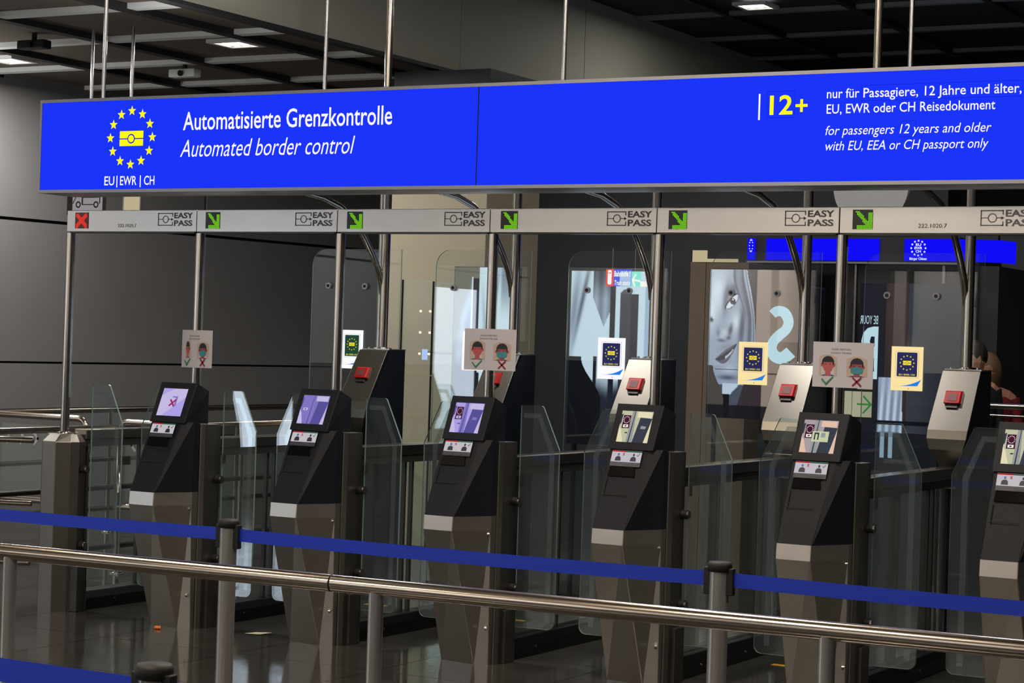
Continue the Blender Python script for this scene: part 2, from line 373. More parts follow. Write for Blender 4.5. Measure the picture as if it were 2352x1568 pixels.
for a, bb, c, d in ((5.214, 5.99, 2.925, 3.0), (4.735, 4.878, 2.855, 2.985), (5.415, 5.49, 2.75, 2.825)):
    rect(m, a, bb, c, c+.0018, ty+.0005); rect(m, a, bb, d-.0018, d, ty+.0005); rect(m, a, a+.0018, c, d, ty+.0005); rect(m, bb-.0018, bb, c, d, ty+.0005)
m.build('patch_outline', fp2)
for x, r, zt in ((.362, .012, 4.99), (1.97, .011, 4.99), (3.49, .012, 4.99), (5.213, .02, 4.99), (5.38, .012, 4.99)):
    MB('alu_bright' if r < .015 else 'steel_tube').cyl((x, -.12, 3.08), (x, -.12, zt), r, 12).build('hanging_rod', sg)
MB('steel_tube').cyl((5.06, -.2, 4.99), (5.06, -.2, 5.02), .02).build('hanging_rod', sg)

# =================================================================== HEADER BEAMS
LOGO = {0: 'logo_grey', 1: 'logo_grey', 2: 'logo_grey', 3: 'logo_grey', 4: 'logo_faint', 5: 'logo_light'}
blab = ['steel header beam with a red cross light, first from the left', 'steel header beam with green arrow, directly right of the red cross beam', 'pinkish steel header beam over the third lane, in front of the beige column',
        'steel header beam over the fourth lane, above two papers and a dark logo', 'steel header beam whose logo has almost worn away', 'steel header beam with black number, at the right edge']
def logo(mb, x, y):
    # outlined box with an open right side, circle, arrow, then the two words
    t = .0055
    a, c, z0, z1 = x, x+.112, 2.352, 2.428
    rect(mb, a, a+t, z0, z1, y); rect(mb, a, c, z0, z0+t, y); rect(mb, a, c, z1-t, z1, y); rect(mb, c-t, c, z0, z0+.022, y); rect(mb, c-t, c, z1-.022, z1, y)
    rect(mb, a, a+.038, 2.388, 2.3925, y); rect(mb, a+.078, c-.004, 2.388, 2.3925, y); ring(mb, a+.058, 2.390, .0225, .005, y)
    mb.add([(c-.012, y, 2.381), (c+.004, y, 2.390), (c-.012, y, 2.399)], [(0, 1, 2)])
    text(mb, 'EASY', x+.122, x+.262, 2.397, .031, y, bold=.03); text(mb, 'PASS', x+.122, x+.258, 2.352, .031, y, bold=.03)
for i in range(6):
    t = empty('header_beam', (i, .03, 2.315), blab[i], 'beam', 'header beams over the lanes')
    MB('steel_h').box(i+.003, i+1-.001, 0, .075, 2.315, 2.446).build('beam_body', t, bevel=.003)
    MB('steel_dark').box(i+.02, i+.98, .008, .067, 2.309, 2.315).build('underside_plate', t)
    x0, x1, z0, z1 = i+.07, i+.173, 2.335, 2.432
    d = MB('led_off_red' if i == 0 else 'led_off').box(x0, x1, -.003, .0, z0, z1).build('light_display', t)
    g = MB('led_red' if i == 0 else 'led_green'); n = 14
    for r in range(n):
        for c in range(n):
            if i == 0: on = (abs(c-r) <= 2 or abs(c-(n-1-r)) <= 2) and 1 <= c <= 12
            else:
                on = (abs((c-3)-(r-1)*.80) <= 1.7 and r >= 1 and c >= 2) or (c >= 11 and r >= 2) or (r >= 11 and c >= 3) or (c >= 9 and r >= 9)
            if on and r >= 1:
                cx = x0+(x1-x0)*(c+.5)/n; cz = z1-(z1-z0)*(r+.5)/n; q = (x1-x0)/n*.37
                rect(g, cx-q, cx+q, cz-q*.9, cz+q*.9, -.0042)
    g.build('cross_symbol' if i == 0 else 'arrow_symbol', d)
    g = MB(LOGO[i]); logo(g, i+.712, -.0012); g.build('logo', t)
    if i in (0, 5):
        g = MB('number_faint' if i == 0 else 'number_ink'); text(g, '222.1020.7', i+.405, i+.548, 2.343, .0195, -.0012); g.build('number', t)
struct_end = None

# =================================================================== GATE COLUMN + POLE + ENTRY GLASS
def leaf(mb, x0, x1, side, y=.05, t=.012):
    # x0 = hinge edge, x1 = free edge; the free edge is chamfered at the top and rounded at the bottom
    s = 1 if x1 > x0 else -1
    pts = [(x0, 1.385), (x0, .19)]
    r = .04
    for k in range(5): a = -PI/2+k/4*PI/2; pts.append((x1-s*r+s*r*math.cos(a), .19+r+r*math.sin(a)))
    pts += [(x1, 1.155), (x1-s*.098, 1.37), (x1-s*.104, 1.382), (x1-s*.115, 1.387)]
    if s < 0: pts = pts[::-1]
    o = len(mb.v); n = len(pts)
    F = [(p[0], y, p[1]) for p in pts]; B = [(p[0], y+t, p[1]) for p in pts]
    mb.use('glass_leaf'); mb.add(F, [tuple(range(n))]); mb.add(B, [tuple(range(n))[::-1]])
    mb.use('glass_edge'); mb.add(F+B, [(k, (k+1) % n, n+(k+1) % n, n+k) for k in range(n)])
    return mb
def tape_mark(mb, x0, x1): pass
def gate_column(i, first=False):
    t = empty('gate_column', (i+.02, -.04, 0))
    if first:
        prof = [(-.03, -.12), (.075, -.12), (.135, -.05), (.16, .0), (.16, .06), (-.12, .06), (-.12, -.02), (-.085, -.06)]
        MB('steel_col').loft([[(i+x, y, 0) for x, y in prof], [(i+x, y, 1.03) for x, y in prof], [(i+x*.8+.01, y*.6, 1.075) for x, y in prof]]).build('column_body', t, bevel=.004)
        MB('gunmetal').box(i+.135, i+.2, -.03, .06, 0, .285).build('base_plate', t, bevel=.003)
    else:
        MB('steel_col').prism([(-.135+i, -.11), (i+.17, -.11), (i+.187, -.085), (i+.185, .06), (i-.135, .06)], 'z', 0, 1.187).build('column_body', t, bevel=.004)
        MB('gunmetal').box(i+.13, i+.205, -.05, .062, 0, .285).build('base_plate', t, bevel=.003)
    xr = i+(.165 if first else .187)
    for z in (.865, .40):
        h = MB('rubber').cyl((xr, .03, z), (xr+.03, .03, z), .024).build('door_hinge', t)
        MB('steel_tube').cyl((xr+.03, .03, z), (xr+.04, .03, z), .02).build('hinge_cap', h)
    for z, q in ((1.0, .05), (.33, .05)):
        MB('steel_tube').box(xr+.028, xr+.036, .046, .066, z-.04, z+.02).build('glass_clamp', t)
    p = MB('steel_tube').cyl((i+.007, .035, 1.05), (i+.007, .035, 2.309), .0275, 24)
    p.build('support_pole', t)
    MB('steel_tube').lathe([(.045, 0), (.045, .01), (.03, .014)], (i+.007, .035, 1.187 if not first else 1.075), 24).build('pole_collar', t)
    MB('glass_clear').box(i+.036, i+.0395, .025, .045, 1.30, 2.25).build('glass_fin', t)
    return t
clab = ['steel gate column with a tall pole, at the far left and without a kiosk', 'steel gate column behind the kiosk with the lilac screen showing a cross', 'steel gate column behind the second kiosk from the left',
        'steel gate column behind the third kiosk from the left', 'bronze-lit steel gate column behind the fourth kiosk from the left', 'steel gate column behind the fifth kiosk, under the right mask notice']
GC = 'gate columns at the lane entrances'
gc0 = gate_column(0, True); tag(gc0, clab[0], 'gate column', GC)
gc1 = gate_column(1); tag(gc1, clab[1], 'gate column', GC)
for i in range(2, 6):
    c = copy_tree(gc1, loc=(i+.02, -.04, 0)); tag(c, clab[i], 'gate column', GC)
gc6 = copy_tree(gc1, loc=(6.02, -.04, 0)); tag(gc6, 'steel gate column behind the kiosk cut off by the right edge', 'gate column', GC)
# entry door leaves
def door(i, side, label):
    x = i+.205 if side > 0 else i-.15
    t = empty('glass_door_leaf', (x, .056, 0), label, 'glass door', 'glass door leaves across the lanes')
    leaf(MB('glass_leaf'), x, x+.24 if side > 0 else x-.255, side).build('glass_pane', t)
    lo, hi = (x, x+.10) if side > 0 else (x-.10, x)
    s = 1 if side > 0 else -1
    # darker inner sheet edge that follows the outline
    m = MB('glass_smoke')
    e = x+s*.205; q = x+s*.115
    P = [(x+s*.01, 1.345), (q, 1.345), (e, 1.14), (e, .23), (e-s*.03, .23), (e-s*.03, 1.13), (q-s*.015, 1.318), (x+s*.01, 1.318)]
    m.add([(a, .0645, c) for a, c in P], [(0, 1, 6, 7), (1, 2, 5, 6), (2, 3, 4, 5)]); m.build('edge_strip', t)
ord_ = ['first', 'second', 'third', 'fourth', 'fifth', 'sixth']
for i in range(6):
    door(i, 1, 'clear glass door leaf on the left side of the %s lane from the left' % ord_[i])
    door(i+1, -1, 'clear glass door leaf on the right side of the %s lane from the left' % ord_[i])

# =================================================================== DOCUMENT KIOSKS
def yf(z): return -.10-(1.425-z)*.4388
def xr(z): return .05+.075*(z-.796)/.629
def kiosk(i):
    t = empty('document_kiosk', (i, -.2, 0))
    def sec(z, yfr, xfr, yr, zr=None, d=0):
        return [(i-.128, yfr, z), (i+xfr, yfr, z), (i+.163, yr, z), (i+.163, -.112, z), (i-.138, -.112, z)]
    b = MB('black_case').loft([sec(.796, yf(.796)+.004, .05, -.166), sec(1.2, yf(1.2)+.006, xr(1.2), -.166)])
    body = b.build('case_body', t, bevel=.004)
    MB('black_case').loft([[(i-.136, yf(1.195)-.006, 1.195), (i+.118, yf(1.195)-.006, 1.195), (i+.163, -.034, 1.19), (i-.142, -.034, 1.19)],
                           [(i-.136, yf(1.425)-.006, 1.425), (i+.128, yf(1.425)-.006, 1.425), (i+.163, -.034, 1.379), (i-.142, -.034, 1.379)]]).build('monitor_head', t, bevel=.005)
    # pedestal
    ym = -.380
    rings = [[(i-.108, -.075, 0), (i+.05, -.075, 0), (i+.163, -.166, 0), (i-.13, -.166, 0)]]
    m = MB('steel_v')
    def ps(z, yfr, yr=-.166): return [(i-.128+(.018 if z == 0 else 0), yfr, z), (i+.05, yfr, z), (i+.165, yr, z), (i-.138, yr, z)]
    m.loft([[(i-.138, -.135, 0), (i+.085, -.172, 0), (i+.160, -.140, 0), (i+.160, -.112, 0), (i-.140, -.112, 0)],
            [(i-.128, ym, .721), (i+.05, ym, .721), (i+.165, -.166, .721), (i+.165, -.112, .721), (i-.138, -.112, .721)],
            [(i-.128, -.374, .796), (i+.05, -.374, .796), (i+.165, -.166, .796), (i+.165, -.112, .796), (i-.138, -.112, .796)]])
    m.build('pedestal', t, bevel=.004)
    for z in (.70, .20):
        k = .035
        MB('steel_tube').cyl((i+.152, -.183, z), (i+.163, -.177, z), .011, 14).build('lock', t)
    # instruction plate
    def fq(x0, x1, za, zb, off): return [(i+x0, yf(zb)-off, zb), (i+x1, yf(zb)-off, zb), (i+x1, yf(za)-off, za), (i+x0, yf(za)-off, za)]
    def flat(mb, m_, *a): mb.use(m_); mb.add(fq(*a), [(0, 1, 2, 3)])
    m = MB('plate_dark'); flat(m, 'plate_dark', -.106, .064, 1.190, 1.110, .006)
    pl = m.build('instruction_plate', t)
    m = MB('plate_white'); flat(m, 'plate_white', -.105, .063, 1.182, 1.132, .007); flat(m, 'plate_red', -.105, -.03, 1.188, 1.182, .007); flat(m, 'plate_green', -.03, .063, 1.188, 1.182, .007)
    for cx in (-.066, .020):
        m.use('plate_blue' if cx < 0 else 'plate_ink')
        n = 12; zc = 1.169
        m.add([(i+cx+.006*math.cos(2*PI*k/n), yf(zc+.007*math.sin(2*PI*k/n))-.008, zc+.007*math.sin(2*PI*k/n)) for k in range(n)], [tuple(range(n))])
        m.use('plate_ink'); m.add([(i+cx+a, yf(c)-.008, c) for a, c in ((-.017, 1.137), (.017, 1.137), (.015, 1.153), (.007, 1.160), (-.007, 1.160), (-.015, 1.153))], [tuple(range(6))])
    def st(mm, x0, z0, x1, z1, wd=.003):
        m.use(mm); d = Vector((x1-x0, z1-z0)).normalized()*wd/2; nn = Vector((-d.y, d.x))
        m.add([(i+px, yf(pz)-.0085, pz) for px, pz in ((x0+nn.x, z0+nn.y), (x1+nn.x, z1+nn.y), (x1-nn.x, z1-nn.y), (x0-nn.x, z0-nn.y))], [(0, 1, 2, 3)])
    st('plate_red', -.042, 1.164, -.032, 1.178); st('plate_red', -.032, 1.164, -.042, 1.178); st('plate_ink', .038, 1.169, .043, 1.164); st('plate_ink', .043, 1.164, .053, 1.177)
    st('logo_grey', -.02, 1.124, .055, 1.124, .0018); st('logo_grey', -.02, 1.118, .04, 1.118, .0018)
    m.build('pictogram', pl)
    # reader slot: a shallow hood with a dark mouth, and a rail groove under it
    m = MB('black_gloss'); m.loft([[(i-.100, yf(1.107)-.008, 1.107), (i+.035, yf(1.107)-.008, 1.107), (i+.035, yf(1.107)+.02, 1.107), (i-.100, yf(1.107)+.02, 1.107)],
                                   [(i-.106, yf(1.06)-.003, 1.06), (i+.045, yf(1.06)-.003, 1.06), (i+.045, yf(1.06)+.02, 1.06), (i-.106, yf(1.06)+.02, 1.06)]])
    m.build('passport_slot', t)
    m = MB('black_matte'); m.add(fq(-.112, -.105, 1.055, .965, .0065), [(0, 1, 2, 3)]); m.add(fq(-.105, .026, .972, .968, .0065), [(0, 1, 2, 3)])
    m.build('guide_groove', t)
    return t
SX0, SX1, SZ0, SZ1 = -.099, .078, 1.232, 1.390
def screen(t, i, kind):
    def P(u, v, off=.007):
        z = SZ1-(SZ1-SZ0)*v; return (i+SX0+(SX1-SX0)*u, yf(z)-off, z)
    m = MB('black_gloss')
    def q(mn, pts, lay=0): m.use(mn); m.add([P(a, b, .0072+lay*.0004) for a, b in pts], [tuple(range(len(pts)))])
    full = [(0, 1), (1, 1), (1, 0), (0, 0)]
    def R(a, b, c, d): return [(a, d), (c, d), (c, b), (a, b)]
    def ring_(mn, cx, cy, r, lay, n=12):
        for k in range(n):
            a = 2*PI*k/n; x, y = cx+r*math.cos(a), cy+r*1.15*math.sin(a); q(mn, R(x-.012, y-.012, x+.012, y+.012), lay)
    if kind == 'cross':
        q('lav', full); q('lav_pale', [(0, .25), (.5, 0), (1, 0), (1, .3), (.2, 1), (0, 1)], 1)
        q('s_redx', [(.38, .62), (.43, .66), (.66, .42), (.61, .38)], 3); q('s_redx', [(.43, .38), (.38, .42), (.6, .68), (.64, .64)], 3)
        q('lav_mid', R(.46, .28, .66, .33), 2); q('lav_mid', R(.6, .3, .68, .62), 2)
    else:
        warm = kind in ('warm', 'pink')
        A, Bk, Cc, D, E_, G = (('s_olive' if kind == 'warm' else 's_mauve'), 's_slate', 's_wine', ('s_cream' if kind == 'warm' else 's_pink'), 's_white', 's_grey') if warm else (('lav' if kind == 'violet' else 'lav_mid'), 'lav_dark', 'lav_dark', 'lav_pale', 'lav_pale', 'lav_mid')
        q(A, full); q(Bk, [(.5, 1), (.86, 1), (1.0, .22), (.62, .2)], 1); q(D, [(.86, 1), (1, 1), (1, .3)], 2)
        q(D, R(.52, .02, .97, .2), 2); q(G, [(.3, 1), (.5, 1), (.46, 0), (.34, 0)], 1); q(Bk, [(.36, 1), (.4, 1), (.44, 0), (.42, 0)], 2)
        q(D, [(0, 1), (0, .5), (.08, .62), (.2, 1)], 2); q(Bk, [(0, .12), (.06, .1), (.04, .4), (0, .45)], 2)
        q(('s_wine' if kind != 'dim' else 'lav_mid'), R(.08, .14, .32, .56), 3)
        if kind != 'dim': ring_(E_, .2, .29, .09, 4)
        q(E_, R(.12, .44, .28, .53), 4); q(('s_slate' if warm else 'lav_dark'), R(.17, .465, .23, .505), 5)
        if kind == 'warm' or kind == 'violet':
            q(('s_grey' if warm else 'lav_mid'), [(.68, .56), (.84, .56), (.86, .48), (.7, .46)], 3); q(Bk, R(.22, .68, .3, .72), 4)
        if kind == 'pink':
            q('s_green', R(.3, .34, .78, .66), 5); q('s_slate', R(.36, .42, .4, .6), 6); q('s_slate', R(.46, .42, .5, .6), 6); q('s_slate', R(.36, .38, .5, .43), 6); q('s_grey', R(.56, .38, .68, .52), 6); q('s_slate', [(.78, .48), (.86, .58), (.78, .56)], 6)
        if kind == 'glare':
            q('s_cream', [(.05, .95), (.5, 0), (.55, 0), (.3, .95)], 6); q('s_white', [(.05, .05), (.2, -.0), (.62, .1), (.4, .2), (.2, .2)], 7)
    m.build('screen', t)
k1 = kiosk(1)
kinds = ['cross', 'dim', 'violet', 'warm', 'pink', 'warm']
klab = ['black and steel passport kiosk with a lilac screen showing a cross', 'black and steel passport kiosk with a dim violet-blue screen, second from the left', 'passport kiosk with a violet picture of a passport on its screen',
        'passport kiosk with a cream-toned picture on its screen, under the white star sticker', 'passport kiosk with a screen picture of a passport and an identity card', 'passport kiosk cut off by the right edge of the picture']
kios = [k1]
for i in range(2, 7): kios.append(copy_tree(k1, loc=(i, -.2, 0)))
for n, t in enumerate(kios):
    tag(t, klab[n], 'kiosk', 'passport kiosks in a row'); screen(t, n+1, kinds[n])

# =================================================================== SIDE BARRIERS BETWEEN LANES
def barrier(i):
    t = empty('side_barrier', (i+.1, .9, 0))
    x0, x1 = i+.06, i+.16
    MB('steel_rail').box(x0, x1, .062, 1.575, 1.045, 1.107).build('top_rail', t, bevel=.006)
    MB('gunmetal').box(x0+.012, x1-.012, .062, 1.575, 1.0, 1.045).build('rail_channel', t)
    MB('steel_dark').prism([(x0-.02, 0), (x1+.02, 0), (x1+.02, .07), (x1, .115), (x0, .115), (x0-.02, .07)], 'y', .062, 1.58).build('plinth', t, bevel=.006)
    MB('glass').box(i+.10, i+.112, .16, 1.56, .115, 1.0).build('glass_infill', t)
    for y in (.12, .62, .70, 1.20, 1.28): MB('gunmetal').box(i+.095, i+.118, y, y+.022, .115, 1.0).build('glazing_post', t)
    for y in (.35, .95): MB('alu_bright').cyl((x1+.02, y, .05), (x1+.023, y, .05), .006, 8).build('screw', t)
    return t
blab2 = ['glass side barrier with steel top rail behind the left column', 'glass side barrier with steel top rail behind the kiosk with the cross', 'glass side barrier with steel top rail behind the second kiosk', 'glass side barrier with steel top rail behind the third kiosk',
         'glass side barrier with bronze-lit top rail behind the fourth kiosk', 'glass side barrier with steel top rail behind the fifth kiosk', 'glass side barrier behind the kiosk at the right edge']
b0 = barrier(0); tag(b0, blab2[0], 'barrier', 'side barriers between the lanes')
for i in range(1, 7): tag(copy_tree(b0, loc=(i+.1, .9, 0)), blab2[i], 'barrier', 'side barriers between the lanes')

# =================================================================== EXIT CABINETS
def cabinet(i):
    t = empty('exit_cabinet', (i+.08, 1.9, 0))
    prof = [(1.65, 1.835, -.005, .185), (1.645, 1.815, -.022, .2), (1.31, 1.60, -.034, .2), (1.26, 1.585, -.033, .197), (1.20, 1.59, -.02, .18), (1.14, 1.62, .012, .152), (1.09, 1.643, .032, .132), (.98, 1.65, .036, .128)]
    rings = [[(i+a, y, z), (i+c, y, z), (i+c-.004, y+.022, z-.002), (i+a+.004, y+.022, z-.002)] for z, y, a, c in prof]
    MB('steel_plate').loft(rings).build('front_plate', t, bevel=.003)
    side = [(1.86, 1.645), (2.045, 1.65), (2.045, .0), (1.72, .0), (1.70, 1.09), (1.635, 1.2), (1.64, 1.31)]
    MB('black_case').prism(side, 'x', i+.0, i+.194).build('cabinet_body', t, bevel=.003)
    MB('steel_h').box(i-.018, i+.196, 1.84, 2.047, 1.646, 1.654).build('cabinet_top', t)
    MB('steel_tube').cyl((i+.04, 1.685, 0), (i+.04, 1.685, 1.1), .026).build('front_tube', t)
    # emergency button box
    def pt(x, z, o): y = 1.815-(1.645-z)*.6418; return (i+x, y-o*.84, z+o*.54-o*.5)
    q = [(.03, 1.458), (.128, 1.458), (.128, 1.53), (.03, 1.53)]
    bb = MB('red_plastic').loft([[pt(x, z, 0) for x, z in q], [pt(x, z, .022) for x, z in q], [pt(.079+(x-.079)*.86, 1.494+(z-1.494)*.86, .034) for x, z in q]]).build('emergency_button', t, bevel=.003)
    q2 = [(.052, 1.474), (.106, 1.474), (.106, 1.516), (.052, 1.516)]
    MB('red_inner').loft([[pt(x, z, .034) for x, z in q2], [pt(x, z, .037) for x, z in q2]]).build('button_window', bb)
    q3 = [(.045, 1.436), (.113, 1.436), (.113, 1.458), (.045, 1.458)]
    MB('gunmetal').loft([[pt(x, z, 0) for x, z in q3], [pt(x, z, .014) for x, z in q3]]).build('button_base', bb)
    # rear pole, arc and fittings
    x, y = i+.078, 1.945
    MB('steel_tube').cyl((x, y, 1.654), (x, y, 2.98), .03, 24).build('rear_pole', t)
    arc = [(x-.018, 1.945, 2.02), (x-.018, 1.93, 2.09), (x-.018, 1.88, 2.19), (x-.018, 1.80, 2.29), (x-.018, 1.70, 2.395), (x-.018, 1.57, 2.50), (x-.018, 1.40, 2.572), (x-.018, 1.2, 2.615), (x-.018, .9, 2.635), (x-.018, .5, 2.64), (x-.018, .0, 2.64)]
    MB('steel_tube').tube(arc, .021, 16).build('curved_arm', t)
    MB('steel_tube').lathe([(.06, 0), (.06, .008), (.034, .012)], (x, y, 1.654), 24).build('pole_flange', t)
    for dx, dy in ((-.075, -.05), (.08, -.05), (.02, -.085)): MB('alu_bright').cyl((x+dx, y+dy, 1.654), (x+dx, y+dy, 1.664), .01, 10).build('bolt', t)
    return t
elab = ['steel-fronted exit cabinet with red button, nearest to the beige column', 'exit cabinet partly hidden by the middle mask notice', 'exit cabinet with warm-lit front and red button behind the fourth kiosk', 'exit cabinet with dull grey front and red button, left of the right mask notice',
        'brightly lit exit cabinet with red button near the right edge']
c1 = cabinet(1); tag(c1, elab[0], 'cabinet', 'exit cabinets with red buttons')
for i in range(2, 6): tag(copy_tree(c1, loc=(i+.08, 1.9, 0)), elab[i-1], 'cabinet', 'exit cabinets with red buttons')

# =================================================================== EXIT GLASS PANES WITH POINT FIXINGS
def pane(i, label):
    t = empty('exit_glass_pane', (i-.2, 2.07, 0), label, 'glass panel', 'tall exit glass panes')
    x0, x1, z0, z1, r = i-.595, i+.13, .12, 2.328, .11
    pts = [(x1, z0), (x1, z1)]
    for k in range(9): a = PI/2+k/8*PI/2; pts.append((x0+r+r*math.cos(a), z1-r+r*math.sin(a)))
    pts += [(x0, z0)]
    m = MB('glass_clear'); n = len(pts); F = [(p[0], 2.062, p[1]) for p in pts]; B_ = [(p[0], 2.072, p[1]) for p in pts]
    m.add(F, [tuple(range(n))]); m.add(B_, [tuple(range(n))]); m.use('glass_edge'); m.add(F+B_, [(k, (k+1) % n, n+(k+1) % n, n+k) for k in range(n)])
    m.build('glass_sheet', t)
    for dx in (-.43, -.13):
        for z in (2.075,):
            bo = MB('alu').cyl((i+dx-.02, 2.062, z), (i+dx-.02, 2.045, z), .021, 18).build('point_fixing', t)
            MB('black_matte').cyl((i+dx-.02, 2.045, z), (i+dx-.02, 2.042, z), .011, 14).build('bolt_head', bo)
    MB('steel_tube').box(x0, x1, 2.055, 2.08, 0, z0).build('floor_channel', t)
    return t
plab = ['tall rounded exit glass pane in front of the dark wall, left of the beige column', 'tall rounded exit glass pane in front of the white shirt picture', 'tall rounded exit glass pane with the station sign showing behind it',
        'tall rounded exit glass pane in front of the face picture', 'tall rounded exit glass pane at right, with mirrored lettering behind it']
for i in range(1, 6): pane(i, plab[i-1])

# =================================================================== STAR STICKERS ON THE PANES
def sticker(x0, x1, z0, z1, kind, label):
    y = 2.0605
    t = empty('notice_sticker', ((x0+x1)/2, y, z0), label, 'sticker', 'star stickers on the exit panes')
    base, ins = ('st_white', 'st_green') if kind == 0 else (('st_white', 'st_navy') if kind == 1 else ('st_cream', 'st_navy'))
    w_, h = x1-x0, z1-z0
    MB(base).box(x0, x1, y-.0012, y, z0, z1).build('sheet', t)
    m = MB('st_line'); P = rrect(x0+w_*.13, x0+w_*.87, z1-h*.71, z1-h*.10, .012); m.add([(a, y-.0018, c) for a, c in P], [tuple(range(len(P)))])
    m.use(base); P = rrect(x0+w_*.14, x0+w_*.86, z1-h*.705, z1-h*.105, .011); m.add([(a, y-.0022, c) for a, c in P], [tuple(range(len(P)))])
    m.use(ins); P = rrect(x0+w_*.18, x0+w_*.82, z1-h*.68, z1-h*.13, .006); m.add([(a, y-.0026, c) for a, c in P], [tuple(range(len(P)))])
    cx, cz = (x0+x1)/2, z1-h*.37
    m.use('st_yellow'); stars12(m, cx, cz, w_*.215, w_*.215, w_*.032, y-.003)
    rect(m, cx-w_*.13, cx+w_*.13, cz-w_*.065, cz+w_*.065, y-.003); m.use(ins); disc(m, cx, cz, w_*.045, y-.0034, 14); rect(m, cx-w_*.13, cx+w_*.13, cz-w_*.006, cz+w_*.006, y-.0034); m.use('st_yellow'); disc(m, cx, cz, w_*.034, y-.0038, 14)
    text(m, 'EU / EWR / CH', cx-w_*.25, cx+w_*.25, z1-h*.655, h*.036, y-.003, bold=.02)
    m.use('st_blue')
    A = [(x0+w_*.08+w_*.88*k/10, z0+h*(.10+.16*(k/10)**2.4)) for k in range(11)]
    Bq = [(x0+w_*.96, z0+h*.25), (x0+w_*.84, z0+h*.115)]
    lo = [(x0+w_*.08+w_*.76*k/10, z0+h*(.098+.012*k/10)) for k in range(11)]
    m.add([(a, y-.003, c) for a, c in lo]+[(a, y-.003, c) for a, c in A], [(k, k+1, 12+k, 11+k) for k in range(10)])
    m.use('orange'); disc(m, x0+w_*.56, z0+h*.045, w_*.018, y-.003, 10)
    m.build('print', t)
sticker(0.665, 0.843, 1.512, 1.775, 0, 'white and green star sticker left of the beige column')
sticker(1.630, 1.820, 1.532, 1.79, 1, 'white sticker mostly hidden behind the middle mask notice')
sticker(2.637, 2.831, 1.512, 1.775, 1, 'white star sticker on the glass above the fourth kiosk')
sticker(3.609, 3.801, 1.513, 1.775, 2, 'yellowish star sticker beside the pale letter S')
sticker(4.587, 4.781, 1.515, 1.775, 2, 'yellowish star sticker furthest to the right, left of the bright cabinet')

# =================================================================== ADVERT REFLECTIONS IN THE PANES, BUILT AS GLOWING PANELS BEHIND THEM
def sm(a, b, x):
    t = max(0, min(1, (x-a)/(b-a))) if b != a else float(x > a); return t*t*(3-2*t)
def mixc(a, b, t): return tuple(p+(q-p)*t for p, q in zip(a, b))
def blob(x, y, cx, cy, rx, ry, rot=0.):
    dx, dy = x-cx, y-cy; c, s = math.cos(rot), math.sin(rot); u, v = (dx*c+dy*s)/rx, (-dx*s+dy*c)/ry
    return math.exp(-(u*u+v*v))
def art_shirt(x, y):            # picture units: 135 wide, 440 high
    ice, mid, dk = (206, 228, 238), (120, 140, 160), (22, 24, 36)
    e = 38-26*sm(20, 130, y)-6*sm(130, 220, y)     # edge of the sleeve
    if x < 38:
        c = mixc((112, 110, 100), (150, 168, 186), sm(e-4, e+12, x))
        c = mixc(c, (70, 80, 98), .7*blob(x, y, 30, 150, 8, 60, .15))
        if y < 28: c = (112, 110, 100)
        c = mixc(c, (18, 20, 30), sm(165, 205, y)*(1-.85*blob(x, y, 14, 205, 10, 26)))
    elif x < 55:
        c = ice if (x < 42 and y > 24) else ((112, 110, 100) if y < 26 else mixc(dk, (58, 82, 98), sm(140, 146, y)*.8))
        if y > 170: c = mixc(c, (20, 22, 32), .8)
    else:
        c = ice
        c = mixc(c, mid, .75*blob(x, y, 92, 60, 4, 80, .1)+.5*blob(x, y, 70, 150, 4, 90, -.08))
        c = mixc(c, (70, 82, 94), .95*blob(x, y, 84, 40, 3, 60, .12))
        if x > 98 and y < 130: c = mixc(c, (104, 116, 132), .8*sm(130, 20, y)*sm(98, 106, x))
        if y > 330: c = mixc(c, (150, 176, 196), sm(330, 420, y))
        if y > 250 and x < 60: c = (20, 22, 32)
    return c
def art_collar(x, y):           # 177 wide, 400 high
    ice, dk = (200, 222, 234), (24, 26, 40)
    c = ice
    c = mixc(c, (70, 84, 100), .9*blob(x, y, 30-y*.06, 70, 5, 90, .12)); c = mixc(c, (110, 126, 144), .8*blob(x, y, 8, 90, 9, 90, .1))
    neck = blob(x, y, 74, 20, 16, 100)
    if 50 < x < 90 and y < 128-abs(x-76)*2.6: c = mixc((136, 150, 166), (52, 56, 66), sm(70, 0, y)*.8+.2*math.sin(x*.3))
    if 90 <= x < 101: c = dk
    if 112 < x < 152 and y > 52: c = (52, 56, 66) if x < 136 else (26, 28, 44)
    if 112 < x < 136 and 42 < y <= 52 and x > 110+(52-y): c = (70, 78, 88)
    if x >= 168: c = mixc(c, (150, 170, 205), .6)
    if y > 180 and 55 < x < 96 and y > 196: c = (22, 24, 36) if x < 62+0*y else mixc(c, (40, 46, 60), .2)
    if y > 250:
        c = mixc(c, (30, 34, 48), sm(250, 300, y+abs(x-85)*.5))
    # dark silhouette painted in for the reflected kiosk backs
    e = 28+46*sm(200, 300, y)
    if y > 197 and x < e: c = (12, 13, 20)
    return c
